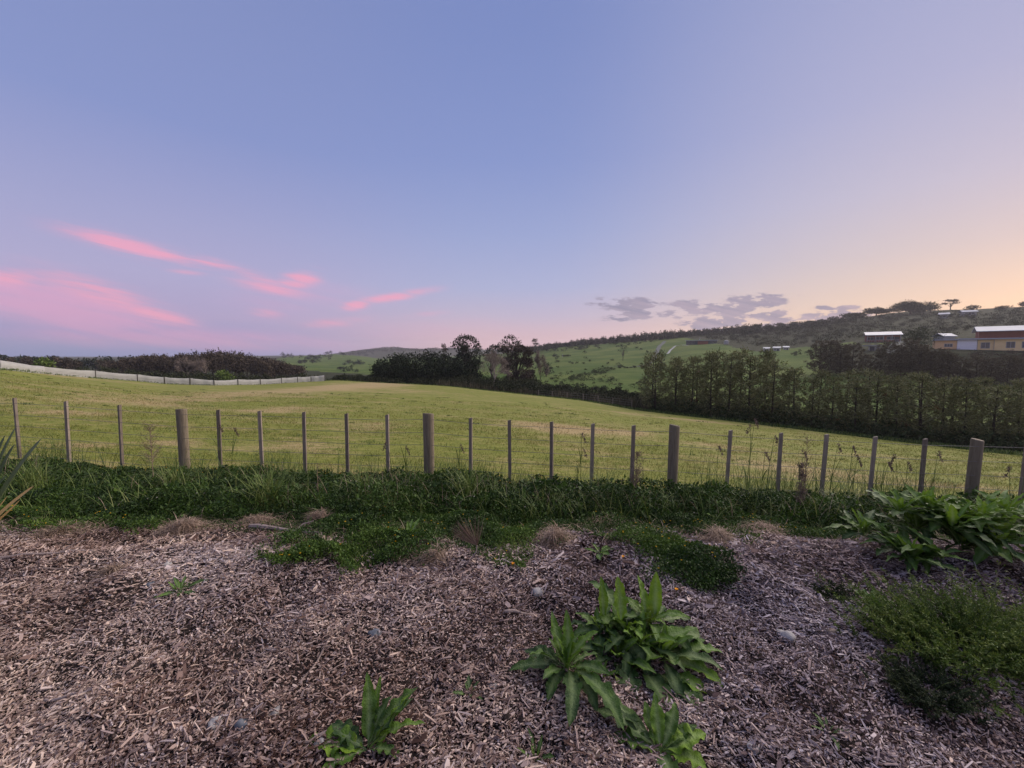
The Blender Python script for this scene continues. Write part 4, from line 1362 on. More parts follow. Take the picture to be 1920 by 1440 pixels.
for i, (px, pt) in enumerate(BATT):
    b, zt = fence_at(px, pt)
    hgt = zt - b[2] - .08
    mb = MB()
    ln = random.uniform(-.012, .015) + (.02 if px > 1300 else 0) + (.012 if px < 250 else 0)
    w2, d2 = (.025 if 350 < px < 1300 else .021), .018
    tw = random.uniform(-.5, .2)
    ca, sa = math.cos(tw), math.sin(tw)
    V = []
    for z in (.08, hgt * .35, hgt * .7, hgt):
        for (x, y) in ((-w2, -d2), (w2, -d2), (w2, d2), (-w2, d2)):
            V.append((x * ca - y * sa + ln * (z - hgt) + .002 * random.uniform(-1, 1), x * sa + y * ca, z + (0 if z < hgt else .006 * x / w2)))
    F = [[a * 4 + j, a * 4 + (j + 1) % 4, (a + 1) * 4 + (j + 1) % 4, (a + 1) * 4 + j] for a in range(3) for j in range(4)] + [[12, 13, 14, 15]]
    mb.add(np.array(V) + b + [0, -.03, .08], F, random.random())
    obj('batten', mb.mesh('batten', M['batten']), t_f)
    line.append((b[0], b, zt))
line.sort(key=lambda q: q[0])
for f_ in (.93, .76, .60, .45, .31, .18):
    mb = MB()
    P = [np.array([q[1][0], q[1][1] - .055, q[1][2] + (q[2] - q[1][2]) * f_]) for q in line]
    mb.tube(P, .003, 4, .5)
    obj('wire', mb.mesh('wire', M['wire']), t_f)


# ------------------------------------------------------------------ field grass blades
def scatter_fan(n, y0, y1, umax, power=1.0):
    D = y0 * (y1 / y0) ** (rng.random(n) ** power)
    u = rng.uniform(-umax, umax, n)
    return u * D, D


X, Y = scatter_fan(230000, 6.0, 34, 1.55)
ok = Y > yfence(X) + .05
kd, _ = key_at(X / Y)
ok &= Y < kd[3] - .5
X, Y = X[ok], Y[ok]
dr = dryness(X, Y)
pat = vnoise(X * 1.4, Y * 2.2, 3) + vnoise(X * .4, Y * 1.1, 8)
keep = rng.random(len(X)) < np.clip(.45 + pat * .9, .12, 1)
X, Y, dr = X[keep], Y[keep], dr[keep]
Z = height(X, Y)
n = len(X)
mb = MB()
clump = np.clip(vnoise(X * 3.1, Y * 3.1, 31) + .35, 0, 1)
Ls = rng.uniform(.03, .075, n) * (1 + clump * .9) * np.clip(Y / 8, 1, 1.7)
wd = .0055 * np.clip(Y / 7, 1, 3.2)
mb.diamonds(np.column_stack([X, Y, Z - .004]), unit(rng.normal(size=(n, 3)) * [.7, .7, .25] + [0, 0, .85]), rdir(n), Ls, wd, rng.random(n), belly=.4)
me = mb.mesh('short_grass', M['blade'])
setattr_f(me, 'dry', np.repeat(dr + rng.uniform(-.3, .25, n), 4))
obj('short_grass', me, label='short mown grass blades over the near field', cat='grass', kind='stuff')
# darker regrowth tufts in the field
mb = MB()
for i in range(520):
    x, y = scatter_fan(1, 7, 40, 1.4); x, y = float(x[0]), float(y[0])
    kd, _ = key_at(np.array([x / y]))
    if y > kd[3, 0] - 1 or y < yfence(x) + .4: continue
    k = random.randint(10, 34); w_ = random.uniform(.08, .3)
    px_ = np.column_stack([x + rng.normal(size=k) * w_, y + rng.normal(size=k) * w_ * .6])
    mb.diamonds(np.column_stack([px_, height(px_[:, 0], px_[:, 1])]), unit(rng.normal(size=(k, 3)) * .5 + [0, 0, 1]), rdir(k), rng.uniform(.05, .13, k), .009 * max(1, y / 9), rng.random(k) * .7, belly=.4)
obj('grass_tufts', mb.mesh('grass_tufts', M['grassblade']), label='small darker grass tufts dotted over the mown field', cat='grass', kind='stuff')

# ------------------------------------------------------------------ wood chips
n = 330000
D = 1.05 * (4.3 / 1.05) ** (rng.random(n) ** .8)
X = rng.uniform(-1.62, 1.62, n) * D + rng.uniform(-.3, .3, n) + np.where(rng.random(n) < .1, np.where(rng.random(n) < .5, -1, 1) * rng.uniform(0, 2.2, n), 0)
Y = D
ok = (Y < ymulch(X) + .12)
ok &= rng.random(n) < np.clip(.9 + fbm(X * 2.3, Y * 2.3, 3, 55) * 1.1, .5, 1)
X, Y = X[ok], Y[ok]
n = len(X)
kind_ = rng.random(n)
L = np.where(kind_ < .74, rng.uniform(.004, .020, n), np.where(kind_ < .955, rng.uniform(.018, .044, n), rng.uniform(.045, .10, n)))
asp = np.where(kind_ < .74, rng.uniform(.25, .75, n), np.where(kind_ < .955, rng.uniform(.10, .36, n), rng.uniform(.05, .15, n)))
big = rng.random(n) < .006
L = np.where(big, rng.uniform(.04, .085, n), L); asp = np.where(big, rng.uniform(.25, .5, n), asp)
L = L * np.clip(Y / 2.4, .9, 1.4) * .92
Wd = L * asp
T = np.minimum(Wd * .4, rng.uniform(.0015, .005, n))
flow = vnoise(X * 1.1, Y * 1.1, 77) * 3
yaw = rng.uniform(0, 2 * np.pi, n)
yaw = np.where(rng.random(n) < .35, flow + rng.normal(size=n) * .5, yaw)
pitch = rng.normal(size=n) * .34
roll = rng.normal(size=n) * .5
cy, sy = np.cos(yaw), np.sin(yaw)
ax = np.stack([cy * np.cos(pitch), sy * np.cos(pitch), np.sin(pitch)], 1)
up = np.stack([-np.sin(pitch) * cy, -np.sin(pitch) * sy, np.cos(pitch)], 1)
side = np.cross(up, ax)
side2 = side * np.cos(roll)[:, None] + up * np.sin(roll)[:, None]
up2 = np.cross(ax, side2)
C = np.column_stack([X, Y, height(X, Y) + rng.random(n) ** 1.4 * .030 + .001])
def jit(a, b): return rng.uniform(a, b, (n, 1))
c1 = C - ax * (L / 2)[:, None] * jit(.8, 1.1) - side2 * (Wd / 2)[:, None] * jit(.2, 1.0)
c2 = C + ax * (L / 2)[:, None] * jit(.8, 1.1) - side2 * (Wd / 2)[:, None] * jit(.2, 1.0)
c3 = C + ax * (L / 2)[:, None] * jit(.7, 1.1) + side2 * (Wd / 2)[:, None] * jit(.2, 1.0)
c4 = C - ax * (L / 2)[:, None] * jit(.7, 1.1) + side2 * (Wd / 2)[:, None] * jit(.2, 1.0)
m1 = C - side2 * (Wd / 2)[:, None] + up2 * (L * .03)[:, None]
m2 = C + side2 * (Wd / 2)[:, None] + up2 * (L * .03)[:, None]
top = np.stack([c1, m1, c2, c3, m2, c4], 1)
bot = top - up2[:, None] * T[:, None, None]
V = np.concatenate([top, bot], 1).reshape(-1, 3)
base = (np.arange(n) * 12)[:, None]
tf = base + np.array([[0, 1, 2, 3, 4, 5]])
mb = MB()
r = rng.random(n) ** .85
patch = fbm(X * 1.3, Y * 1.3, 4, 51)
r = np.clip(r + patch * .5 + .06, 0, 1)
aux_ = np.repeat(np.clip(.45 + .3 * np.clip(X, -1, 1.5) + fbm(X * .8, Y * .8, 2, 57) * 1.4 + rng.normal(size=n) * .3, 0, 1), 12)
mb.add(V, tf, np.repeat(r, 12), aux_)
sf = (base[:, None, :] + np.array([[0, 6, 7, 1], [1, 7, 8, 2], [2, 8, 9, 3], [3, 9, 10, 4], [4, 10, 11, 5], [5, 11, 6, 0]])[None]).reshape(-1, 4)
mb.F.append(sf); mb.M.append(np.zeros(len(sf), int))
obj('wood_chips', mb.mesh('wood_chips', M['chip']), label='loose bark and wood chips covering the mulched bank', cat='wood chips', kind='stuff')


# ------------------------------------------------------------------ stones, sticks on the mulch
def rock_mesh(name, r, m, seed, squash=(1, .8, .6)):
    import bmesh
    bm = bmesh.new()
    bmesh.ops.create_icosphere(bm, subdivisions=3, radius=1)
    for v in bm.verts:
        c = v.co
        nn = vnoise(c.x * 1.7 + seed, c.y * 1.7 + c.z * 1.5, seed) * .75 + vnoise(c.x * 3.5 + seed, c.y * 3.5 + c.z * 3, seed) * .3 + vnoise(c.x * 9 + seed, c.y * 9 + c.z * 7, seed) * .07
        k = r * (1 + float(nn))
        v.co = Vector((c.x * k * squash[0], c.y * k * squash[1], c.z * k * squash[2]))
    me = bpy.data.meshes.new(name); bm.to_mesh(me); bm.free()
    me.materials.append(M[m])
    me.polygons.foreach_set('use_smooth', np.ones(len(me.polygons), bool))
    setattr_f(me, 'rnd', np.full(len(me.vertices), .6))
    return me


STONES = [(1475, 1196, 17, 'stone', 'large round pale stone sitting alone on the mulch at right'),
          (1561, 1188, 10, 'stonebrown', 'brown angular stone a little right of the large pale stone'),
          (403, 1362, 13, 'stone', 'pale pinkish round pebble at lower left, beside a dark one'),
          (455, 1366, 15, 'stonedark', 'dark bluish stone beside the pale pinkish pebble at lower left'),
          (515, 1338, 11, 'stone', 'flat pale stone right of the dark bluish stone'),
          (1110, 1420, 12, 'stonebrown', 'brown stone near the bottom edge, left of the lowest dock plant'),
          (702, 1193, 12, 'stonedark', 'dark rounded stone on the mulch in the middle'),
          (313, 1060, 8, 'stone', 'flat grey stone on the mulch at upper left'),
          (1412, 1405, 9, 'stone', 'small whitish pebble near the bottom right of the lowest dock'),
          (924, 1290, 8, 'stone', 'small white oval pebble between the two left dock plants'),
          (1008, 1112, 10, 'stone', 'flat pale slate coloured stone left of the biggest dock'),
          (280, 1098, 9, 'stonedark', 'small grey pebble left of the little flat weed on the mulch'),
          (600, 1395, 8, 'stone', 'pale pebble just left of the lower left dock')]
for i, (px, py, rp, m, lb) in enumerate(STONES):
    b = hit(px, py, .6, 6)
    r = rp * .88 * math.hypot(b[1], EYE) / FPX
    obj('stone', rock_mesh('stone', r, m, i * 3.7 + 1), None, b + [0, 0, r * .18], rz=random.uniform(0, 6), label=lb, cat='stone')

STICKS = [((0, 1052), (175, 1038), .011, 'branch', 'long thin stick lying at the left edge of the mulch'),
          ((60, 1075), (250, 1050), .008, 'twig', 'brown twig just in front of the long stick at left'),
          ((470, 992), (606, 1006), .024, 'branch', 'thick grey stick at the mulch edge below the dry straw'),
          ((560, 1290), (640, 1180), .006, 'twig', 'slender twig slanting up left of the lower left dock'),
          ((90, 1320), (185, 1298), .008, 'branch', 'flat grey bark strip at the lower left of the mulch'),
          ((265, 1395), (310, 1318), .006, 'branch', 'thin pale twig standing slanted near the bottom left'),
          ((0, 985), (28, 1010), .008, 'twig', 'short dark twig at the very left of the mulch edge'),
          ((610, 1385), (560, 1408), .009, 'twig', 'reddish twig pointing at the lower left dock'),
          ((945, 1155), (1010, 1158), .012, 'branch', 'flat splintered grey wood left of the biggest dock'),
          ((1330, 1265), (1290, 1215), .006, 'branch', 'pale stub of twig right of the biggest dock'),
          ((1385, 1120), (1465, 1140), .006, 'twig', 'thin twig across the mulch above the large pale stone'),
          ((700, 1420), (725, 1398), .007, 'branch', 'pale splinter against the lower left dock'),
          ((1500, 1225), (1640, 1330), .0045, 'branch', 'long fine twig slanting down right of the large pale stone')]
for i, (a, b_, r, m, lb) in enumerate(STICKS):
    A = hit(*a, .6, 6); B = hit(*b_, .6, 6)
    tt = np.linspace(0, 1, 9)[:, None]
    P = A + (B - A) * tt
    P[:, 2] = height(P[:, 0], P[:, 1]) + .018 + r * .6
    P[:, :2] += np.cumsum(rng.normal(size=(9, 2)) * .004, 0)
    mb = MB(); mb.tube(P - A, r * np.linspace(1, .55, 9) * (1 + .15 * rng.normal(size=9)), 7, .5)
    if i in (2, 0):
        q = P[5] - A
        mb.tube([q, q + [.06, .05, .05], q + [.15, .08, .07]], [r * .5, r * .35, r * .2], 5, .5)
    obj('stick', mb.mesh('stick', M[m]), None, A, label=lb, cat='stick')

# dark soil hollows with clods
mb = MB()
for i in range(90):
    px, py = random.choice([(250, 1230), (60, 1380), (420, 1330), (640, 1330), (1400, 1330), (180, 1400), (500, 1090), (820, 1110), (900, 1380)])
    b = hit(px + random.gauss(0, 60), min(1435, py + random.gauss(0, 30)), .6, 6)
    r = random.uniform(.008, .024)
    k = 12
    dd = rdir(k)
    ico = [(math.cos(a) * math.cos(e), math.sin(a) * math.cos(e), math.sin(e)) for e in (-.6, .5) for a in np.linspace(0, 6.28, 6, endpoint=False)] + [(0, 0, 1)]
    V = np.array(ico) * r * rng.uniform(.7, 1.2, (13, 1)) + b + [0, 0, r * .5]
    F = [[j, (j + 1) % 6, 6 + (j + 1) % 6, 6 + j] for j in range(6)]
    mb.add(V, F, random.random() * .3)
    o_ = mb.n - 13
    mb.F.append(np.array([[o_ + 6 + j, o_ + 6 + (j + 1) % 6, o_ + 12] for j in range(6)])); mb.M.append(np.zeros(6, int))
obj('soil_clods', mb.mesh('soil_clods', M['mulch']), label='dark soil clods among the wood chips', cat='soil', kind='stuff')


# ------------------------------------------------------------------ dock and thistle plants
def dock_leaf(mb, base, yaw, pitch, L, Wd, bend, teeth=9, wave=.13, fold=.35, rnd=.5, twist=0.0, mi=0, curl=None, petiole=.12, n=26, blunt=.8):
    t = np.linspace(0, 1, n)
    ang = pitch - bend * t ** 1.2
    ds = L / (n - 1)
    r = np.concatenate([[0], np.cumsum(np.cos(ang[:-1]) * ds)])
    z = np.concatenate([[0], np.cumsum(np.sin(ang[:-1]) * ds)])
    tb = np.clip((t - petiole) / (1 - petiole), 0, 1)
    w = Wd / 2 * np.sin(np.pi * tb ** blunt) ** .75
    w = np.maximum(w, .0035 * (t < .95))
    saw = (t * teeth * 1.0) % 1.0
    w = w * 1.04 * (1 - .2 * saw) * (1 + .10 * np.sin(t * 15 + rnd * 9))
    s = np.array([-1, -.55, -.06, .06, .55, 1.0])
    ph = random.uniform(0, 6)
    curl = random.uniform(-.7, .7) if curl is None else curl
    yw = yaw + curl * (t - .3)
    ca, sa = np.cos(yw), np.sin(yw)
    fwd = np.stack([np.cos(ang) * ca, np.cos(ang) * sa, np.sin(ang)], 1)
    tw = twist * t
    sd0 = np.stack([-sa, ca, np.zeros(n)], 1)
    nrm = np.cross(fwd, sd0)
    nrm *= np.where(nrm[:, 2:3] < 0, -1, 1) if pitch < 1.3 else 1
    sd = sd0 * np.cos(tw)[:, None] + nrm * np.sin(tw)[:, None]
    nr = -sd0 * np.sin(tw)[:, None] + nrm * np.cos(tw)[:, None]
    stp = np.concatenate([[0], np.diff(r)])
    C = np.array(base)[None] + np.stack([np.cumsum(stp * ca), np.cumsum(stp * sa), z], 1)
    off = np.abs(s)[None] * w[:, None] * fold + (np.abs(s)[None] ** 2) * wave * Wd * (np.sin(t * teeth * 3.1 + ph)[:, None] * np.sign(s)[None] * .6 + np.sin(t * teeth * 2.3 + ph * 2)[:, None] * .6) * (w / (Wd / 2 + 1e-9))[:, None]
    wlr = np.ones((n, 6))
    for q in (0, 5):
        nn_ = 1 + .30 * vnoise(t * 7 + ph * 3, t * 0 + q, 5)
        for _ in range(random.choice([0, 1, 1, 2])):
            nn_ = nn_ * (1 - random.uniform(.25, .6) * np.exp(-((t - random.uniform(.3, .95)) / .03) ** 2))
        wlr[:, q] = nn_
    V = C[:, None] + sd[:, None] * (s[None] * w[:, None] * wlr)[..., None] + nr[:, None] * off[..., None]
    aux = np.broadcast_to(np.array([0, .04, .95, .95, .04, 0])[None], (n, 6)) * np.clip(1.2 - t, .3, 1)[:, None]
    rr = rnd + .12 * np.sin(t * 9 + ph)[:, None] * np.array([1, .3, 0, 0, .3, 1])[None]
    # bite holes: none; rims stay whole
    mb.add(V.reshape(-1, 3), grid_faces(n, 6), np.clip(rr, 0, 1).ravel(), aux.ravel(), mi)


def rosette(mb, base, n, L, Wd, inner=1.35, outer=.15, bend=(.6, 1.4), rnd=(.2, .8), yaw0=None, sx=1.0, radius=.015):
    for i in range(n):
        f = i / max(1, n - 1)                      # 0 inner (upright, bright) .. 1 outer (flat, dark)
        yaw = (yaw0 or 0) + i * 2.39996 + random.uniform(-.3, .3)
        p = inner + (outer - inner) * f + random.uniform(-.12, .12)
        l = L * (.62 + .45 * f) * random.uniform(.65, 1.2)
        w = Wd * random.uniform(.75, 1.25) * (.62 + .6 * f)
        r_ = rnd[1] + (rnd[0] - rnd[1]) * f + random.uniform(-.12, .15)
        b = np.array(base) + np.array([math.cos(yaw), math.sin(yaw), 0]) * radius * (.3 + f) + [0, 0, .0]
        dock_leaf(mb, b, yaw, p, l, w, random.uniform(*bend) * (.5 + .5 * f), teeth=random.choice([8, 9, 11]), rnd=float(np.clip(r_, .03, 1)), twist=random.uniform(-.6, .6))


def plant(name, px, py, label, cat, build, m='dock', group=None, smooth=True):
    b = hit(px, py, .6, 7)
    mb = MB(); build(mb)
    t = thing(name, label, cat, b, group=group)
    obj('foliage', mb.mesh('foliage', M[m], smooth), t)
    sm = MB(); sm.tube([(0, 0, -.04), (0, 0, .0), (.002, 0, .018)], [.008, .008, .004], 7, .4)
    obj('rootstock', sm.mesh('rootstock', M['twig']), t)
    return t, b


def big_dock(mb):
    # several shoots that share one root, each with its own whorl
    for (x, y, z, n, L, Wd) in [(.02, .10, .10, 12, .27, .085), (.18, .16, .12, 12, .27, .085), (-.13, .15, .08, 11, .26, .085), (.20, -.04, .05, 12, .28, .088), (-.06, -.02, .03, 9, .26, .085), (.08, .02, .07, 10, .26, .085)]:
        rosette(mb, (x * .9, y * .9, z * .9), n + 4, L * .95, Wd * .84, inner=1.4, outer=.2, rnd=(.02, .9), bend=(.7, 2.0), yaw0=random.uniform(0, 6))
    for (x, y, z, yaw, p, L, w, bd, r_) in [(.0, .1, .10, 2.0, 1.15, .36, .10, 1.6, .35), (-.02, .05, .16, 1.9, 1.5, .27, .085, .25, .85), (-.10, .12, .12, 1.8, 1.45, .27, .06, .1, .75), (.20, .14, .12, 1.2, 1.5, .29, .08, .15, .9), (.15, .14, .12, 1.9, 1.35, .26, .07, .2, .8),
                                           (.06, 0, .06, -.05, .55, .36, .10, .55, .6), (.16, -.03, .02, -.45, .35, .33, .10, .8, .85), (.15, -.06, .0, -.75, .25, .36, .10, .9, .8), (.06, -.06, .0, -1.4, .4, .34, .11, 1.1, .15), (.12, -.08, 0, -1.0, .3, .36, .10, 1.0, .3),
                                           (-.1, 0, .05, 3.2, .3, .30, .09, .7, .15), (.2, .05, .06, .1, .4, .33, .12, 1.2, .3), (-.02, -.06, .02, -1.8, .3, .32, .12, 1.1, .12), (.26, .0, .04, -.2, .5, .26, .10, .9, .6)]:
        dock_leaf(mb, (x, y, z), yaw, p, L, w, bd, rnd=r_, twist=random.uniform(-.3, .3), teeth=11)


plant('dock_plant', 1175, 1238, 'largest broad leaved dock, a dense bright clump in the middle foreground', 'dock plant', big_dock)


def left_dock(mb):
    rosette(mb, (0, 0, .03), 17, .23, .06, inner=1.4, outer=.2, rnd=(.1, .6), bend=(.5, 1.2), yaw0=.5)
    for (yaw, p, L, w, bd, r_) in [(-1.55, .35, .34, .085, .8, .15), (-1.0, .4, .44, .085, .7, .4), (3.25, .35, .30, .07, .7, .2), (2.75, .3, .24, .07, .6, .1), (1.3, 1.2, .26, .06, .2, .6), (2.2, 1.1, .26, .06, .3, .55), (.5, .9, .24, .06, .5, .75), (-2.2, .3, .22, .07, .9, .2)]:
        dock_leaf(mb, (0, 0, .03), yaw, p, L, w, bd, rnd=r_, twist=random.uniform(-.3, .3), teeth=12, wave=.2)


plant('dock_plant', 1062, 1262, 'medium dark dock rosette touching the left side of the largest dock', 'dock plant', left_dock)


def low_left_dock(mb):
    for (yaw, p, L, w, bd, r_) in [(2.75, .35, .22, .085, .6, .12), (3.1, .3, .19, .07, .7, .95), (1.75, 1.25, .27, .06, .4, .45), (1.45, 1.1, .25, .035, .2, .7), (.75, .8, .27, .08, .5, .35), (.55, .8, .24, .045, .4, .85), (.3, .6, .25, .05, .6, .75), (3.05, .2, .27, .11, .4, .8),
                                   (-.2, .4, .16, .05, .8, .4), (1.0, 1.2, .20, .06, .6, .25), (.9, .5, .24, .05, .5, .2), (-2.6, .3, .2, .08, .8, .6)]:
        dock_leaf(mb, (0, 0, .02), yaw, p, L, w, bd, rnd=r_, twist=random.uniform(-.3, .3), teeth=10, wave=.22)


plant('dock_plant', 690, 1416, 'small dock with a lime yellow leaf at the bottom left of centre', 'dock plant', low_left_dock)


def low_dock(mb):
    for (yaw, p, L, w, bd, r_) in [(2.6, .45, .30, .085, .5, .15), (2.35, .4, .36, .06, .3, .3), (1.5, 1.1, .20, .06, .4, .65), (1.9, .9, .17, .06, .3, .5), (.7, .8, .2, .06, .5, .45), (.1, .5, .22, .10, .7, .95), (-.3, .3, .18, .10, .7, .9), (2.95, .3, .22, .09, .5, .5),
                                   (.35, .5, .2, .06, .5, .3), (-1.5, .3, .2, .08, .7, .4)]:
        dock_leaf(mb, (0, 0, .02), yaw, p, L, w, bd, rnd=r_, twist=random.uniform(-.3, .3), teeth=10, wave=.2)


plant('dock_plant', 1238, 1418, 'lowest dock, cut by the bottom edge below the largest one', 'dock plant', low_dock)


def big_right(mb):
    for i in range(17):
        x = random.uniform(-.20, .60); y = random.uniform(-.02, .50)
        z = .04 + .36 * random.random() * (1 - abs(x - .15))
        rosette(mb, (x, y, z), 15, .34, .072, inner=1.5, outer=.35, rnd=(.1, .98), bend=(.3, 1.3), yaw0=random.uniform(0, 6))
    for i in range(26):
        yaw = random.uniform(1.9, 4.6)
        dock_leaf(mb, (random.uniform(-.2, .1), random.uniform(-.1, .1), .08), yaw, random.uniform(.3, 1.1), random.uniform(.26, .38), .08, random.uniform(.5, 1.3), rnd=random.uniform(.1, .6), teeth=9, twist=random.uniform(-.3, .3))


plant('dock_clump', 1738, 1066, 'tall wide dock clump at the right, leaning over the mulch edge', 'dock plant', big_right)


def edge_dock(mb):
    for i in range(11):
        rosette(mb, (random.uniform(-.35, .35), random.uniform(-.1, .4), random.uniform(.05, .36)), 12, .33, .08, inner=1.4, outer=.1, rnd=(.25, .95), bend=(.5, 1.5), yaw0=random.uniform(0, 6))


plant('dock_clump', 1905, 1062, 'bright green dock clump half cut by the right edge', 'dock plant', edge_dock)
plant('small_dock', 1640, 1150, 'small bright dock rosette at the left end of the feathery bush', 'dock plant', lambda mb: rosette(mb, (0, 0, .02), 15, .2, .055, inner=1.3, outer=.3, rnd=(.3, .8), bend=(.2, .8), yaw0=1.2))
plant('small_dock', 768, 1018, 'small dock rosette in the green patch, center left', 'dock plant', lambda mb: rosette(mb, (0, 0, .03), 16, .24, .06, inner=1.35, outer=.1, rnd=(.1, .6), bend=(.3, 1.1)))
plant('flat_weed', 338, 1112, 'flat little green weed lying on the mulch at the left', 'weed', lambda mb: rosette(mb, (0, 0, .015), 14, .16, .03, inner=.9, outer=.1, rnd=(.2, .6), bend=(.2, .5)))
plant('flat_weed', 1125, 1040, 'flat pale weed beside the straw tuft and green patch', 'weed', lambda mb: rosette(mb, (0, 0, .015), 10, .13, .045, inner=.7, outer=.1, rnd=(.3, .7), bend=(.2, .5)))
plant('seedling', 880, 1305, 'tiny green seedling left of the medium dock rosette', 'seedling', lambda mb: rosette(mb, (0, 0, .01), 7, .07, .022, inner=1.1, outer=.3, rnd=(.1, .4), bend=(.2, .6)))
plant('seedling', 1004, 1428, 'little sprig at the bottom edge left of the lowest dock', 'seedling', lambda mb: rosette(mb, (0, 0, .01), 8, .09, .018, inner=1.35, outer=.5, rnd=(.2, .7), bend=(.2, .6)))
plant('seedling', 1128, 1272, 'small star shaped sprig between the two middle docks', 'seedling', lambda mb: rosette(mb, (0, 0, .01), 9, .09, .018, inner=1.2, outer=.3, rnd=(.6, .95), bend=(.1, .4)))
plant('seedling', 1552, 1375, 'tiny green sprig in the mulch at the lower right', 'seedling', lambda mb: rosette(mb, (0, 0, .01), 8, .07, .015, inner=1.0, outer=.2, rnd=(.2, .5), bend=(.2, .6)))
plant('flat_weed', 1275, 950 + 90, 'leafy weed low in the right green patch', 'weed', lambda mb: rosette(mb, (0, 0, .02), 10, .12, .03, inner=1.0, outer=.2, rnd=(.2, .6), bend=(.2, .6)))
plant('broad_weed', 1345, 985, 'light green broad weed at the foot of the dark cover, right of centre', 'weed', lambda mb: rosette(mb, (0, 0, .03), 18, .26, .06, inner=1.3, outer=.2, rnd=(.2, .6), bend=(.4, 1.2)))


# feathery bush at right
def feathery(name, px, py, w, d, h, stems, label, m, leafl=.016, cat='bush', arch=.6):
    b = hit(px, py, .6, 6)
    sm, lm = MB(), MB()
    for i in range(stems):
        x0, y0 = random.gauss(0, .22) * w, random.gauss(0, .22) * d
        yaw = math.atan2(y0, x0) + random.gauss(0, .6)
        L = h * random.uniform(.6, 1.25)
        t = np.linspace(0, 1, 9)
        p0 = random.uniform(.7, 1.4); ang = p0 - arch * t * random.uniform(.4, 1.5)
        rr = np.concatenate([[0], np.cumsum(np.cos(ang[:-1]) * L / 8)]); zz = np.concatenate([[0], np.cumsum(np.sin(ang[:-1]) * L / 8)])
        P = np.stack([x0 + rr * math.cos(yaw), y0 + rr * math.sin(yaw), zz], 1)
        sm.tube(P, np.linspace(.0028, .001, 9), 3, random.random(), cap=False)
        k = 64
        tt = rng.random(k) * .9 + .1
        Q = np.stack([np.interp(tt, t, P[:, a]) for a in range(3)], 1)
        lm.diamonds(Q, unit(rng.normal(size=(k, 3)) + [math.cos(yaw) * .4, math.sin(yaw) * .4, .5]), rdir(k), rng.uniform(.7, 1.8, k) * leafl, leafl * .34, np.clip(rng.random(k) * .55 + (tt - .25) * .75 + random.uniform(-.1, .15), 0, 1))
    t_ = thing(name, label, cat, b)
    obj('stems', sm.mesh('stems', M['grassblade']), t_); obj('foliage', lm.mesh('foliage', M[m]), t_)
    return t_


feathery('feathery_bush', 1790, 1225, .82, .6, .27, 520, 'feathery fine leaved green bush spreading over the mulch at right', 'feather')
feathery('feathery_bush', 1930, 1235, .7, .6, .3, 330, 'yellowish feathery bush cut by the right edge', 'feather')
feathery('dark_weed', 1738, 1310, .34, .22, .12, 120, 'low dark weed in front of the feathery bush', 'darkleaf', .014, 'weed')
feathery('dark_weed', 1560, 1120, .30, .2, .10, 60, 'dark wispy weed left of the small bright dock', 'darkleaf', .014, 'weed')

# upright thin branched seedling standing over the feathery bush
b = hit(1855, 1150, .6, 6)
t = thing('sapling', 'slender reddish sapling with small yellow green leaves above the feathery bush', 'sapling', b)
sm, lm = MB(), MB()
for (dx, dz, lean) in ((0, .30, .10), (.05, .22, .22), (-.06, .26, -.2)):
    P = np.array([[dx + lean * q * .6, 0.02 * q, dz * q] for q in np.linspace(0, 1, 7)])
    sm.tube(P, np.linspace(.005, .0015, 7), 5)
    for q in range(26):
        i = random.uniform(1, 6)
        c = np.array([np.interp(i, range(7), P[:, a]) for a in range(3)])
        d = unit(rng.normal(size=3) + [0, 0, .3])
        sm.tube([c, c + d * .05], [.0012, .0006], 3, cap=False)
        lm.diamonds([c + d * .03, c + d * .05], unit([d + rng.normal(size=3) * .4, d]), rdir(2), .022, .008, rng.uniform(.7, 1, 2))
obj('stem', sm.mesh('stem', M['twig']), t); obj('foliage', lm.mesh('foliage', M['feather']), t)


# ------------------------------------------------------------------ ground cover, long grass, flowers
def cover(name, X, Y, hgt, nleaf, m, label, cat, size=(.012, .03), rn=None, up=.6):
    """leafy ground cover: leaves at all heights up to hgt(x, y)"""
    H_ = hgt(X, Y)
    ok = H_ > .012
    X, Y, H_ = X[ok], Y[ok], H_[ok]
    n = len(X)
    Z = height(X, Y) + H_ * (1 - rng.random(n) ** 2.2 * .85)
    mb = MB()
    L = rng.uniform(*size, n) * np.clip(Y / 4.2, .8, 1.3)
    r = rng.random(n) if rn is None else np.clip(rn(X, Y) + rng.uniform(-.3, .3, n), 0, 1)
    mb.diamonds(np.column_stack([X, Y, Z]), unit(rng.normal(size=(n, 3)) + [0, -.2, up]), rdir(n), L, L * .55, r, belly=.5)
    return obj(name, mb.mesh(name, M[m]), label=label, cat=cat, kind='stuff')


def hedge_h(X, Y):
    yf = yfence(X)
    front = 4.35 + .5 * vnoise(X * 1.1, X * 0, 61) - .35 * vnoise(X * 3.5, X * 0 + 4, 62)
    s = np.clip((Y - front) / .45, 0, 1) * np.clip((yf + .12 - Y) / .25, 0, 1)
    px = X / Y * 750 + 960
    base = np.interp(px, [0, 300, 500, 1000, 1500, 1700, 1920], [.17, .22, .26, .30, .33, .38, .40])
    lump = 1 + .75 * fbm(X * 2.2, Y * 2.6, 4, 63)
    return base * s ** .6 * lump


n = 410000
Y = rng.uniform(3.9, 7.6, n); X = rng.uniform(-1.85, 1.85, n) * Y
ok = Y < yfence(X) + .1
X, Y = X[ok], Y[ok]
cover('ground_cover', X, Y, hedge_h, 1, 'cover', 'dark leafy ground cover banked up along the foot of the fence', 'ground cover', rn=lambda x, y: .29 + vnoise(x * 1.3, y * 2, 64) * .6 + vnoise(x * 6, y * 6, 66) * .4 + .12 * (x > 2), size=(.012, .038))


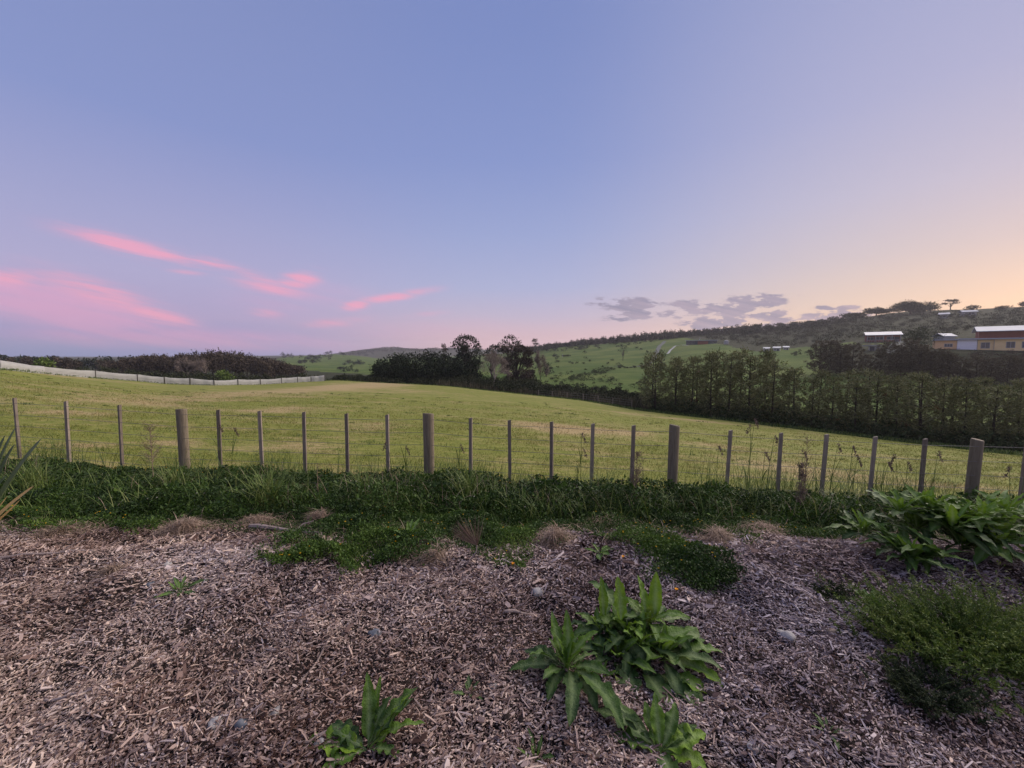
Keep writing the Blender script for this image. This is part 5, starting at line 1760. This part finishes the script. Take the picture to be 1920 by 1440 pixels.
n = 26000
Y = rng.uniform(4.2, 7.2, n); X = rng.uniform(-1.5, 1.42, n) * Y
ok = (Y < yfence(X) + .05) & (fbm(X * 1.7, Y * 1.7, 3, 68) > -.05)
X, Y = X[ok], Y[ok]
cover('broad_cover', X, Y, lambda x, y: hedge_h(x, y) * 1.06, 1, 'cover', 'broader leaved creepers scattered through the dark ground cover', 'creepers', rn=lambda x, y: .52 + 0 * x, size=(.03, .065), up=.5)


def in_patch(X, Y, polys, soft=0):
    z = height(X, Y)
    px, py = proj(np.column_stack([X, Y, z]))
    px = px + 60 * fbm(X * 4, Y * 4, 3, 70); py = py + 34 * fbm(X * 4 + 9, Y * 4, 3, 71)
    px = px + rng.normal(size=len(X)) * 13; py = py + rng.normal(size=len(X)) * 6
    k = np.zeros(len(X), bool)
    for p_ in polys: k |= inpoly(px, py, p_)
    return k


LEFTP = [(-80, 932), (120, 925), (300, 930), (335, 962), (300, 985), (250, 992), (110, 986), (60, 978), (-80, 984)]
MIDP = [(500, 1048), (560, 1030), (610, 1000), (640, 965), (900, 955), (1010, 975), (1020, 1010), (1000, 1045), (940, 1058), (890, 1040), (830, 1034), (740, 1058), (640, 1064), (560, 1060)]
RP1 = [(1190, 1000), (1230, 990), (1290, 1010), (1350, 1050), (1388, 1080), (1380, 1110), (1290, 1120), (1230, 1085), (1185, 1045)]
RP2 = [(1080, 960), (1250, 950), (1420, 970), (1600, 980), (1600, 1008), (1420, 1000), (1300, 990), (1180, 1000), (1060, 985)]
n = 1000000
Y = 2.3 * (5.3 / 2.3) ** rng.random(n); X = rng.uniform(-1.5, 1.45, n) * Y
k = in_patch(X, Y, [LEFTP, MIDP, RP1, RP2])
k &= rng.random(n) < np.clip(np.where(X < .6, .95, .55) + 1.5 * fbm(X * 2.1, Y * 2.1, 3, 88), .08, 1)
def patch_h(x, y):
    return np.clip(.08 + .14 * fbm(x * 2.6, y * 2.6, 3, 72), .014, .22)
cover('weed_mat', X[k], Y[k], patch_h, 1, 'cover', 'low green creeping weeds running from the dark cover onto the mulch', 'weeds', size=(.012, .036), up=.3, rn=lambda x, y: .56 - .1 * (x > .6) + vnoise(x * 2.3, y * 2.3, 73) * .9)


def blades(name, pts, hgt, wid, m, label, cat, bend=1.0, per=1, kind='stuff', rn=(0, 1), upb=1.2, parent=None, seg=5):
    """arching grass blades from points (n,3)"""
    pts = np.repeat(pts, per, 0)
    n = len(pts)
    yaw = rng.uniform(0, 2 * np.pi, n)
    L = hgt if np.ndim(hgt) else rng.uniform(hgt * .5, hgt * 1.15, n)
    p0 = rng.normal(upb, .22, n)
    bd = rng.uniform(.2, 1.6, n) * bend
    t = np.linspace(0, 1, seg + 1)
    ang = p0[:, None] - bd[:, None] * t[None] ** 1.5
    ds = (L / seg)[:, None]
    r = np.concatenate([np.zeros((n, 1)), np.cumsum(np.cos(ang[:, :-1]) * ds, 1)], 1)
    z = np.concatenate([np.zeros((n, 1)), np.cumsum(np.sin(ang[:, :-1]) * ds, 1)], 1)
    C = pts[:, None] + np.stack([r * np.cos(yaw)[:, None], r * np.sin(yaw)[:, None], z], -1)
    sd = np.stack([-np.sin(yaw), np.cos(yaw), np.zeros(n)], -1)
    w = np.broadcast_to(wid, (n,))[:, None] * (1 - t[None] ** 2 * .92) * .5
    A = C + sd[:, None] * w[..., None]; B = C - sd[:, None] * w[..., None]
    V = np.stack([A, B], 2).reshape(-1, 3)
    base = (np.arange(n) * (seg + 1) * 2)[:, None, None]
    q = np.array([[2 * i, 2 * i + 1, 2 * i + 3, 2 * i + 2] for i in range(seg)])[None]
    mb = MB(); mb.add(V, (base + q).reshape(-1, 4), np.repeat(rng.uniform(*rn, n), (seg + 1) * 2))
    return mb


n = 11500
Y = rng.uniform(4.3, 7.2, n); X = rng.uniform(-1.5, 1.45, n) * Y
ok = (Y < yfence(X) + .15) & (rng.random(n) < .35 + 1.0 * vnoise(X * 1.5, Y * 1.5, 81) + .25 * (X > 0))
X, Y = X[ok], Y[ok]
P = np.column_stack([X, Y, height(X, Y) + hedge_h(X, Y) * .3])
mb = blades('', P, .44, .008, '', '', '', rn=(.3, 1), bend=1.4)
obj('long_grass', mb.mesh('long_grass', M['grassblade']), label='long arching grass growing through the dark cover by the fence', cat='grass', kind='stuff')
n = 1500
Y = rng.uniform(4.4, 6.6, n); X = rng.uniform(-1.45, 1.4, n) * Y
ok = (Y < yfence(X)) & (fbm(X * 1.3, Y * 1.3, 3, 85) > .0)
P = np.column_stack([X[ok], Y[ok], height(X[ok], Y[ok]) + hedge_h(X[ok], Y[ok]) * .5])
mb = blades('', P, .38, .005, '', '', '', rn=(.4, 1))
obj('dead_stalks', mb.mesh('dead_stalks', M['straw']), label='bleached dead stalks standing among the dark ground cover', cat='dead grass', kind='stuff')
# grass along the fence line rising into the field view
n = 8500
X = rng.uniform(-9, 8, n); Y = yfence(X) + rng.normal(.12, .16, n)
ok = rng.random(n) < np.clip(.25 + vnoise(X * 1.2, X * 0, 83) * 1.4 + .3 * (X > 2), 0.05, 1)
X, Y = X[ok], Y[ok]
P = np.column_stack([X, Y, height(X, Y)])
mb = blades('', P, rng.uniform(.3, .75, len(P)) * (1 + .45 * (P[:, 0] > 2.4)), .007, '', '', '', bend=.7)
obj('fence_grass', mb.mesh('fence_grass', M['grassblade']), label='rank green grass standing in the fence line', cat='grass', kind='stuff')
# grass in the mulch-side patches
n = 26000
Y = 2.6 * (5.3 / 2.6) ** rng.random(n); X = rng.uniform(-1.5, 1.45, n) * Y
k = in_patch(X, Y, [MIDP, RP2, LEFTP]) & (rng.random(n) < .8)
P = np.column_stack([X[k], Y[k], height(X[k], Y[k])])
mb = blades('', P, .15, .0035, '', '', '', seg=3)
obj('patch_grass', mb.mesh('patch_grass', M['grassblade']), label='fine short grass in the green patches beside the mulch', cat='grass', kind='stuff')


# tall grass stalks with drooping heads, singly
STK = [(430, 806, 892), (410, 800, 890), (735, 830, 880), (760, 840, 885), (860, 836, 890), (1090, 815, 905), (1080, 845, 900), (1405, 790, 915), (1410, 800, 918), (1440, 820, 915), (1345, 840, 905), (1500, 850, 920), (1560, 836, 930), (1595, 840, 930), (1600, 860, 935), (1430, 850, 915), (1690, 855, 930), (1752, 850, 935), (1700, 870, 940), (1650, 870, 930), (1900, 880, 950)]
for i, (px, pt, pb) in enumerate(sorted(STK)):
    u = uof(px, pt); D = 6.2 / (1 + .1 * u) - .12 + random.uniform(-.15, .1)
    b = np.array([u * D, D, float(height(u * D, D)[0])])
    zt = vslope(pt) * D + EYE - b[2]
    t = thing('grass_stalk', f'tall seeding grass stalk in the fence line, {ordinal(i + 1)} from the left', 'grass stalk', b, group='tall seeding grass stalks along the fence')
    mb = MB()
    dx = random.uniform(-.08, .12)
    Pk = np.array([[dx * q * q, 0, zt * q] for q in np.linspace(0, 1, 8)])
    mb.tube(Pk, np.linspace(.006, .003, 8), 4, .6, cap=False)
    bl = blades('', np.array([Pk[1], Pk[2], Pk[4], Pk[0], Pk[0]]), np.full(5, .42), .014, '', '', '', bend=1.0)
    V = np.concatenate(bl.V); mb.add(V, np.concatenate(bl.F), np.concatenate(bl.R))
    obj('stem', mb.mesh('stem', M['grassblade']), t)
    hm = MB(); k = 46; tt = rng.random(k)
    c = Pk[-1] + np.column_stack([tt * .05 * np.sign(dx + .01), rng.normal(size=k) * .008, (1 - tt) * .14 - .12])
    hm.diamonds(c, unit(rng.normal(size=(k, 3)) * .5 + [.4 * np.sign(dx + .01), 0, .6]), rdir(k), .04, .011, rng.random(k))
    obj('seed_head', hm.mesh('seed_head', M['seed']), t)


# arching grass clumps
for i, (px, py, lb) in enumerate([(1128, 925, 'arching light green grass clump left of the dry brown weed'), (1395, 945, 'arching grass clump drooping over the dark cover, right of centre'), (1590, 955, 'drooping grass clump just left of the wide dock clump'),
                                  (505, 935, 'upright grass clump in the dark cover left of centre'), (60, 905, 'dark grass clump behind the flax blades'), (330, 905, 'grass clump at the foot of the second round post'), (680, 925, 'soft grass clump in the dark cover between two battens'), (880, 925, 'thin grass clump in the dark cover below the middle of the fence')]):
    b = hit(px, py + 30, 2, 7)
    mb = blades('', rng.normal(size=(110, 3)) * [.07, .07, 0] + [0, 0, .08], rng.uniform(.4, .7, 110), .009, '', '', '', bend=1.6, rn=(.55, 1))
    obj('grass_clump', mb.mesh('grass_clump', M['grassblade']), None, b, label=lb, cat='grass clump')

# straw tufts: dry grass heaps on the mulch edge
STRAW = [(345, 998, .34, .12, 'wide heap of dry straw at the mulch edge, left'), (600, 985, .26, .16, 'dry straw tuft with upright stems behind the grey stick'), (1043, 1022, .24, .16, 'round tuft of dry tan straw right of the green patch'), (818, 1052, .24, .08, 'flat brown straw tuft in front of the green patch'),
         (1435, 1002, .45, .08, 'broad flattened dry straw on the mulch edge at right'), (1345, 1010, .35, .07, 'loose dry straw left of the broad flattened straw'), (110, 1000, .34, .06, 'thin dry straw by the flax at far left'), (480, 982, .3, .06, 'loose dry straw between the two left straw tufts'), (1150, 985, .4, .06, 'sparse dry straw along the back of the mulch in the centre right'), (215, 1075, .1, .05, 'small orange brown dry tuft on the left mulch')]
for (px, py, w_, h_, lb) in STRAW:
    b = hit(px, py, 1.5, 6)
    k = int(900 * w_ / .3)
    pts = np.column_stack([rng.normal(size=k) * w_ * .36, rng.normal(size=k) * w_ * .26, np.zeros(k)])
    pts[:, 2] = h_ * 1.1 * np.exp(-((pts[:, 0] / (w_ * .45)) ** 2 + (pts[:, 1] / (w_ * .4)) ** 2)) * rng.random(k) ** .5
    mb = blades('', pts, rng.uniform(.06, .18, k), .0042, '', '', '', bend=2.6, upb=.3)
    obj('straw_tuft', mb.mesh('straw_tuft', M['straw']), None, b, label=lb, cat='straw tuft')

# flattened dead grass where the mulch meets the weeds
n = 15000
Y = rng.uniform(3.3, 4.75, n); X = rng.uniform(-1.5, 1.45, n) * Y
k = (rng.random(n) < np.clip(.35 + 1.5 * fbm(X * 1.4, Y * 2.5, 3, 91), .05, 1) * np.exp(-((Y - ymulch(X) - .15) / .38) ** 2))
P = np.column_stack([X[k], Y[k], height(X[k], Y[k]) + .01])
mb = blades('', P, .17, .0042, '', '', '', bend=2.4, upb=.45)
obj('dead_grass', mb.mesh('dead_grass', M['straw']), label='flattened dead grass along the back edge of the mulch', cat='dead grass', kind='stuff')
n = 60000
Y = rng.uniform(3.5, 4.9, n); X = rng.uniform(-1.5, 1.45, n) * Y
k = (Y > ymulch(X) - .05) & (rng.random(n) < np.clip(.5 + 1.2 * fbm(X * 2, Y * 2, 3, 92), .08, 1))
cover('creeping_weeds', X[k], Y[k], lambda x, y: .03 + 0 * x + .05 * np.clip(fbm(x * 3, y * 3, 2, 93) + .3, 0, 1), 1, 'cover', 'thin creeping weeds between the dead grass and the dark cover', 'weeds', size=(.010, .026), rn=lambda x, y: .45 + 0 * x)

# broom-like dry weed with pale stem
b = hit(880, 1058, 1.5, 6)
t = thing('broom_weed', 'dead broom shaped weed with a pale stem leaning left at the green patch', 'dry weed', b)
mb = MB(); fork = np.array([.06, .0, .15]); mb.tube([(-.03, 0, -.01), (.02, 0, .05), (.055, 0, .10), fork], [.008, .007, .006, .005], 6)
obj('stem', mb.mesh('stem', M['branch']), t)
mb = MB()
for i in range(85):
    yaw = random.gauss(2.95, .35); d = unit(np.array([math.cos(yaw) * 1.0, math.sin(yaw) * .5, random.uniform(.35, 1.3)]))
    L = random.uniform(.14, .25)
    mb.tube([fork, fork + d * L * .5, fork + d * L + [0, 0, .01]], [.0018, .0014, .0006], 3, random.random(), cap=False)
for i in range(30):
    d = unit(np.array([random.gauss(0, .25), random.gauss(0, .2), 1.0])); L = random.uniform(.1, .26)
    mb.tube([fork, fork + d * L * .5, fork + d * L], [.0016, .0012, .0006], 3, random.random(), cap=False)
obj('bristles', mb.mesh('bristles', M['straw']), t)


# dry branching weeds with seed heads
def dry_weed(px, pb, pt, wpx, label, dense, stem='straw', D=None, lean=0.0, heads=(.35, 1.0), sprays=34):
    D = D or 5.7
    u = uof(px, pb); b = np.array([u * D, D, float(height(u * D, D)[0])])
    H = vslope(pt) * D + EYE - b[2]; Wd = wpx * pxscale(D)
    t = thing('dry_weed', label, 'dry weed', b)
    sm, hm = MB(), MB()
    main = np.array([[lean * q * q, 0, H * q] for q in np.linspace(0, 1, 8)])
    sm.tube(main, np.linspace(.007, .002, 8), 5, .5)
    for i in range(sprays):
        q = random.uniform(heads[0], heads[1]); c = np.array([lean * q * q, 0, H * q])
        yaw = random.uniform(0, 6.28); L = Wd * .6 * random.uniform(.4, 1.0) * (1.25 - q * .7)
        d = unit(np.array([math.cos(yaw), math.sin(yaw), random.uniform(.4, 1.4)]))
        e = c + d * L
        sm.tube([c, c + d * L * .5 + [0, 0, .01], e], [.0022, .0016, .0008], 3, random.random(), cap=False)
        k = dense
        tt = rng.uniform(.25, 1.05, k)[:, None]
        hm.diamonds(c + d * L * tt + rng.normal(size=(k, 3)) * .014, rdir(k, .4), rdir(k), rng.uniform(.008, .022, k), .006, rng.random(k))
    obj('stem', sm.mesh('stem', M[stem]), t); obj('seed_heads', hm.mesh('seed_heads', M['seed']), t)


dry_weed(290, 932, 803, 62, 'tall brown branching dead weed left of the thick left post', 16, heads=(.42, 1.0), sprays=60)
dry_weed(1192, 965, 846, 46, 'brown bushy dead weed below the last batten before the centre right post', 26, D=5.0, heads=(.3, 1.0), sprays=60)
dry_weed(1500, 962, 872, 34, 'pinkish brown fluffy dead weed in the dark cover at right', 44, D=4.9, heads=(.3, 1.0), sprays=60)
dry_weed(1508, 930, 815, 46, 'faint grey seeding weed rising in front of the right field', 8, heads=(.4, 1.0), sprays=40)
dry_weed(597, 945, 872, 22, 'thin bleached dead stalk above the straw tuft', 8, D=5.0, sprays=10)
dry_weed(895, 950, 893, 14, 'single thin dry stalk in the middle of the dark cover', 5, D=5.0, sprays=6)
dry_weed(1058, 960, 930, 10, 'short straight dry stalk above the round straw tuft', 3, D=4.6, sprays=4)

# flax at the left edge
b = at(-75, 3.4); b[2] = float(height(b[0], 3.4)[0])
t = thing('flax_plant', 'flax with long sword leaves reaching in from the left edge', 'flax plant', b)
def sword(mb, tip, L0, w, rnd, mid=None):
    A = np.array([0, 0, .05]); B = np.array(tip) - b
    tt = np.linspace(0, 1, 14)[:, None]
    c = (A + B) / 2 + np.array([0, 0, L0])
    P = (1 - tt) ** 2 * A + 2 * tt * (1 - tt) * c + tt ** 2 * B
    T = np.gradient(P, axis=0); T = unit(T)
    S_ = unit(np.cross(T, np.array([0, -.8, .6])))
    ww = w * np.sin(np.pi * (.12 + .88 * (1 - tt)) * .5) ** .8 * (tt < 1) * .5 + .0004
    Nn = unit(np.cross(S_, T))
    V = np.stack([P - S_ * ww, P + Nn * ww * -.35, P + S_ * ww], 1).reshape(-1, 3)
    mb.add(V, grid_faces(14, 3), rnd)
def tip_at(px, py, D):
    return np.array([uof(px, py) * D, D, vslope(py) * D + EYE])
mb = MB()
sword(mb, tip_at(78, 822, 3.0), .12, .13, .7); sword(mb, tip_at(30, 800, 3.1), .2, .11, .5); sword(mb, tip_at(28, 832, 3.3), .16, .10, .4)
for i in range(16):
    a = random.uniform(0, 6.28)
    sword(mb, b + np.array([math.cos(a) * .6 - .45, math.sin(a) * .4, random.uniform(.5, 1.3)]), .2, .055, random.random())
obj('green_leaves', mb.mesh('green_leaves', M['flax'], True), t)
mb = MB()
sword(mb, tip_at(64, 911, 2.8), .05, .08, .6); sword(mb, tip_at(38, 937, 2.7), -.02, .06, .4); sword(mb, tip_at(14, 930, 2.7), .02, .05, .9)
obj('dry_leaves', mb.mesh('dry_leaves', M['flaxdry'], True), t, label='dry orange tan flax leaves drooping low')


# clover heads and flowers
def heads(name, P, r, m, label, cat, petals=6):
    mb = MB()
    for p_ in P:
        k = petals
        a = np.linspace(0, 6.28, k, endpoint=False) + random.random()
        dd = unit(np.column_stack([np.cos(a), np.sin(a), np.full(k, .35)]))
        mb.diamonds(np.repeat(p_[None], k, 0), dd, np.tile([[0, 0, 1.0]], (k, 1)), r, r * .9, rng.random(k), belly=.6)
        mb.diamonds(np.repeat(p_[None], k, 0), unit(dd + [0, 0, .9]), np.column_stack([-np.sin(a), np.cos(a), a * 0]), r, r * .9, rng.random(k), belly=.6)
    return obj(name, mb.mesh(name, M[m]), label=label, cat=cat, kind='stuff')


n = 430
Y = rng.uniform(4.4, 6.3, n); X = rng.uniform(-1.4, 1.4, n) * Y
ok = Y < yfence(X)
X, Y = X[ok], Y[ok]
heads('clover_flowers', np.column_stack([X, Y, height(X, Y) + hedge_h(X, Y) * rng.uniform(.75, 1.05, len(X)) + .01]), .010, 'clover', 'tiny pale clover heads dotted over the dark ground cover', 'clover flowers')
n = 5000
Y = rng.uniform(2.6, 5.2, n); X = rng.uniform(-1.4, 1.4, n) * Y
k = in_patch(X, Y, [LEFTP, MIDP, RP1, RP2]) & (rng.random(n) < .16)
X, Y = X[k], Y[k]
heads('yellow_flowers', np.column_stack([X, Y, height(X, Y) + patch_h(X, Y) + .008]), .008, 'flower', 'tiny yellow buttercups scattered over the green weed patches', 'yellow flowers')
n = 170
X = rng.uniform(-7, 7, n); Y = yfence(X) - rng.uniform(0, .5, n)
heads('fence_flowers', np.column_stack([X, Y, height(X, Y) + hedge_h(X, Y) + .02]), .009, 'flower', 'little yellow flowers along the top of the dark cover', 'yellow flowers')
for i, (px, py, lb) in enumerate([(1268, 1110, 'bright orange yellow flower on the mulch right of the largest dock'), (1168, 1046, 'small orange flower near the flat pale weed'), (1222, 968, 'orange flower in the sparse straw right of centre'),
                                  (962, 1060, 'orange flower at the front edge of the green patch'), (930, 970, 'reddish orange flower at the back of the green patch'), (1466, 965, 'orange flower in the dark cover beside the pinkish dead weed')]):
    b = hit(px, py + 10, 1.5, 6)
    t = thing('orange_flower', lb, 'flower', b)
    mb = MB()
    for q in range(7):
        a = q * .9
        c = np.array([0, 0, .055])
        d = unit(np.array([[math.cos(a), math.sin(a), .45]]))
        mb.diamonds([c], d, [[0, 0, 1.0]], .014, .013, [random.random()], belly=.65)
    mb.diamonds(np.tile([[0, 0, .05]], (6, 1)), rdir(6, .8), rdir(6), .012, .01, rng.random(6))
    obj('petals', mb.mesh('petals', M['orange']), t)
    mb = MB(); mb.tube([(0, 0, -.01), (.004, 0, .03), (0, 0, .055)], .0014, 4); obj('stem', mb.mesh('stem', M['grassblade']), t)

# ------------------------------------------------------------------ evening haze in the valley air
hz = bpy.data.materials.new('haze')
hz.use_nodes = True
hz.node_tree.nodes.clear()
hv = hz.node_tree.nodes.new('ShaderNodeVolumePrincipled')
hv.inputs['Color'].default_value = (.90, .86, .92, 1)
hv.inputs['Density'].default_value = 0.0002
hv.inputs['Anisotropy'].default_value = .3
ho = hz.node_tree.nodes.new('ShaderNodeOutputMaterial')
hz.node_tree.links.new(hv.outputs[0], ho.inputs['Volume'])
mb = MB()
mb.box((0, 1280, 8), (12400, 2760, 150))
obj('haze', mb.mesh('haze', hz), label='thin evening haze over the valley and hills', cat='haze', kind='stuff')
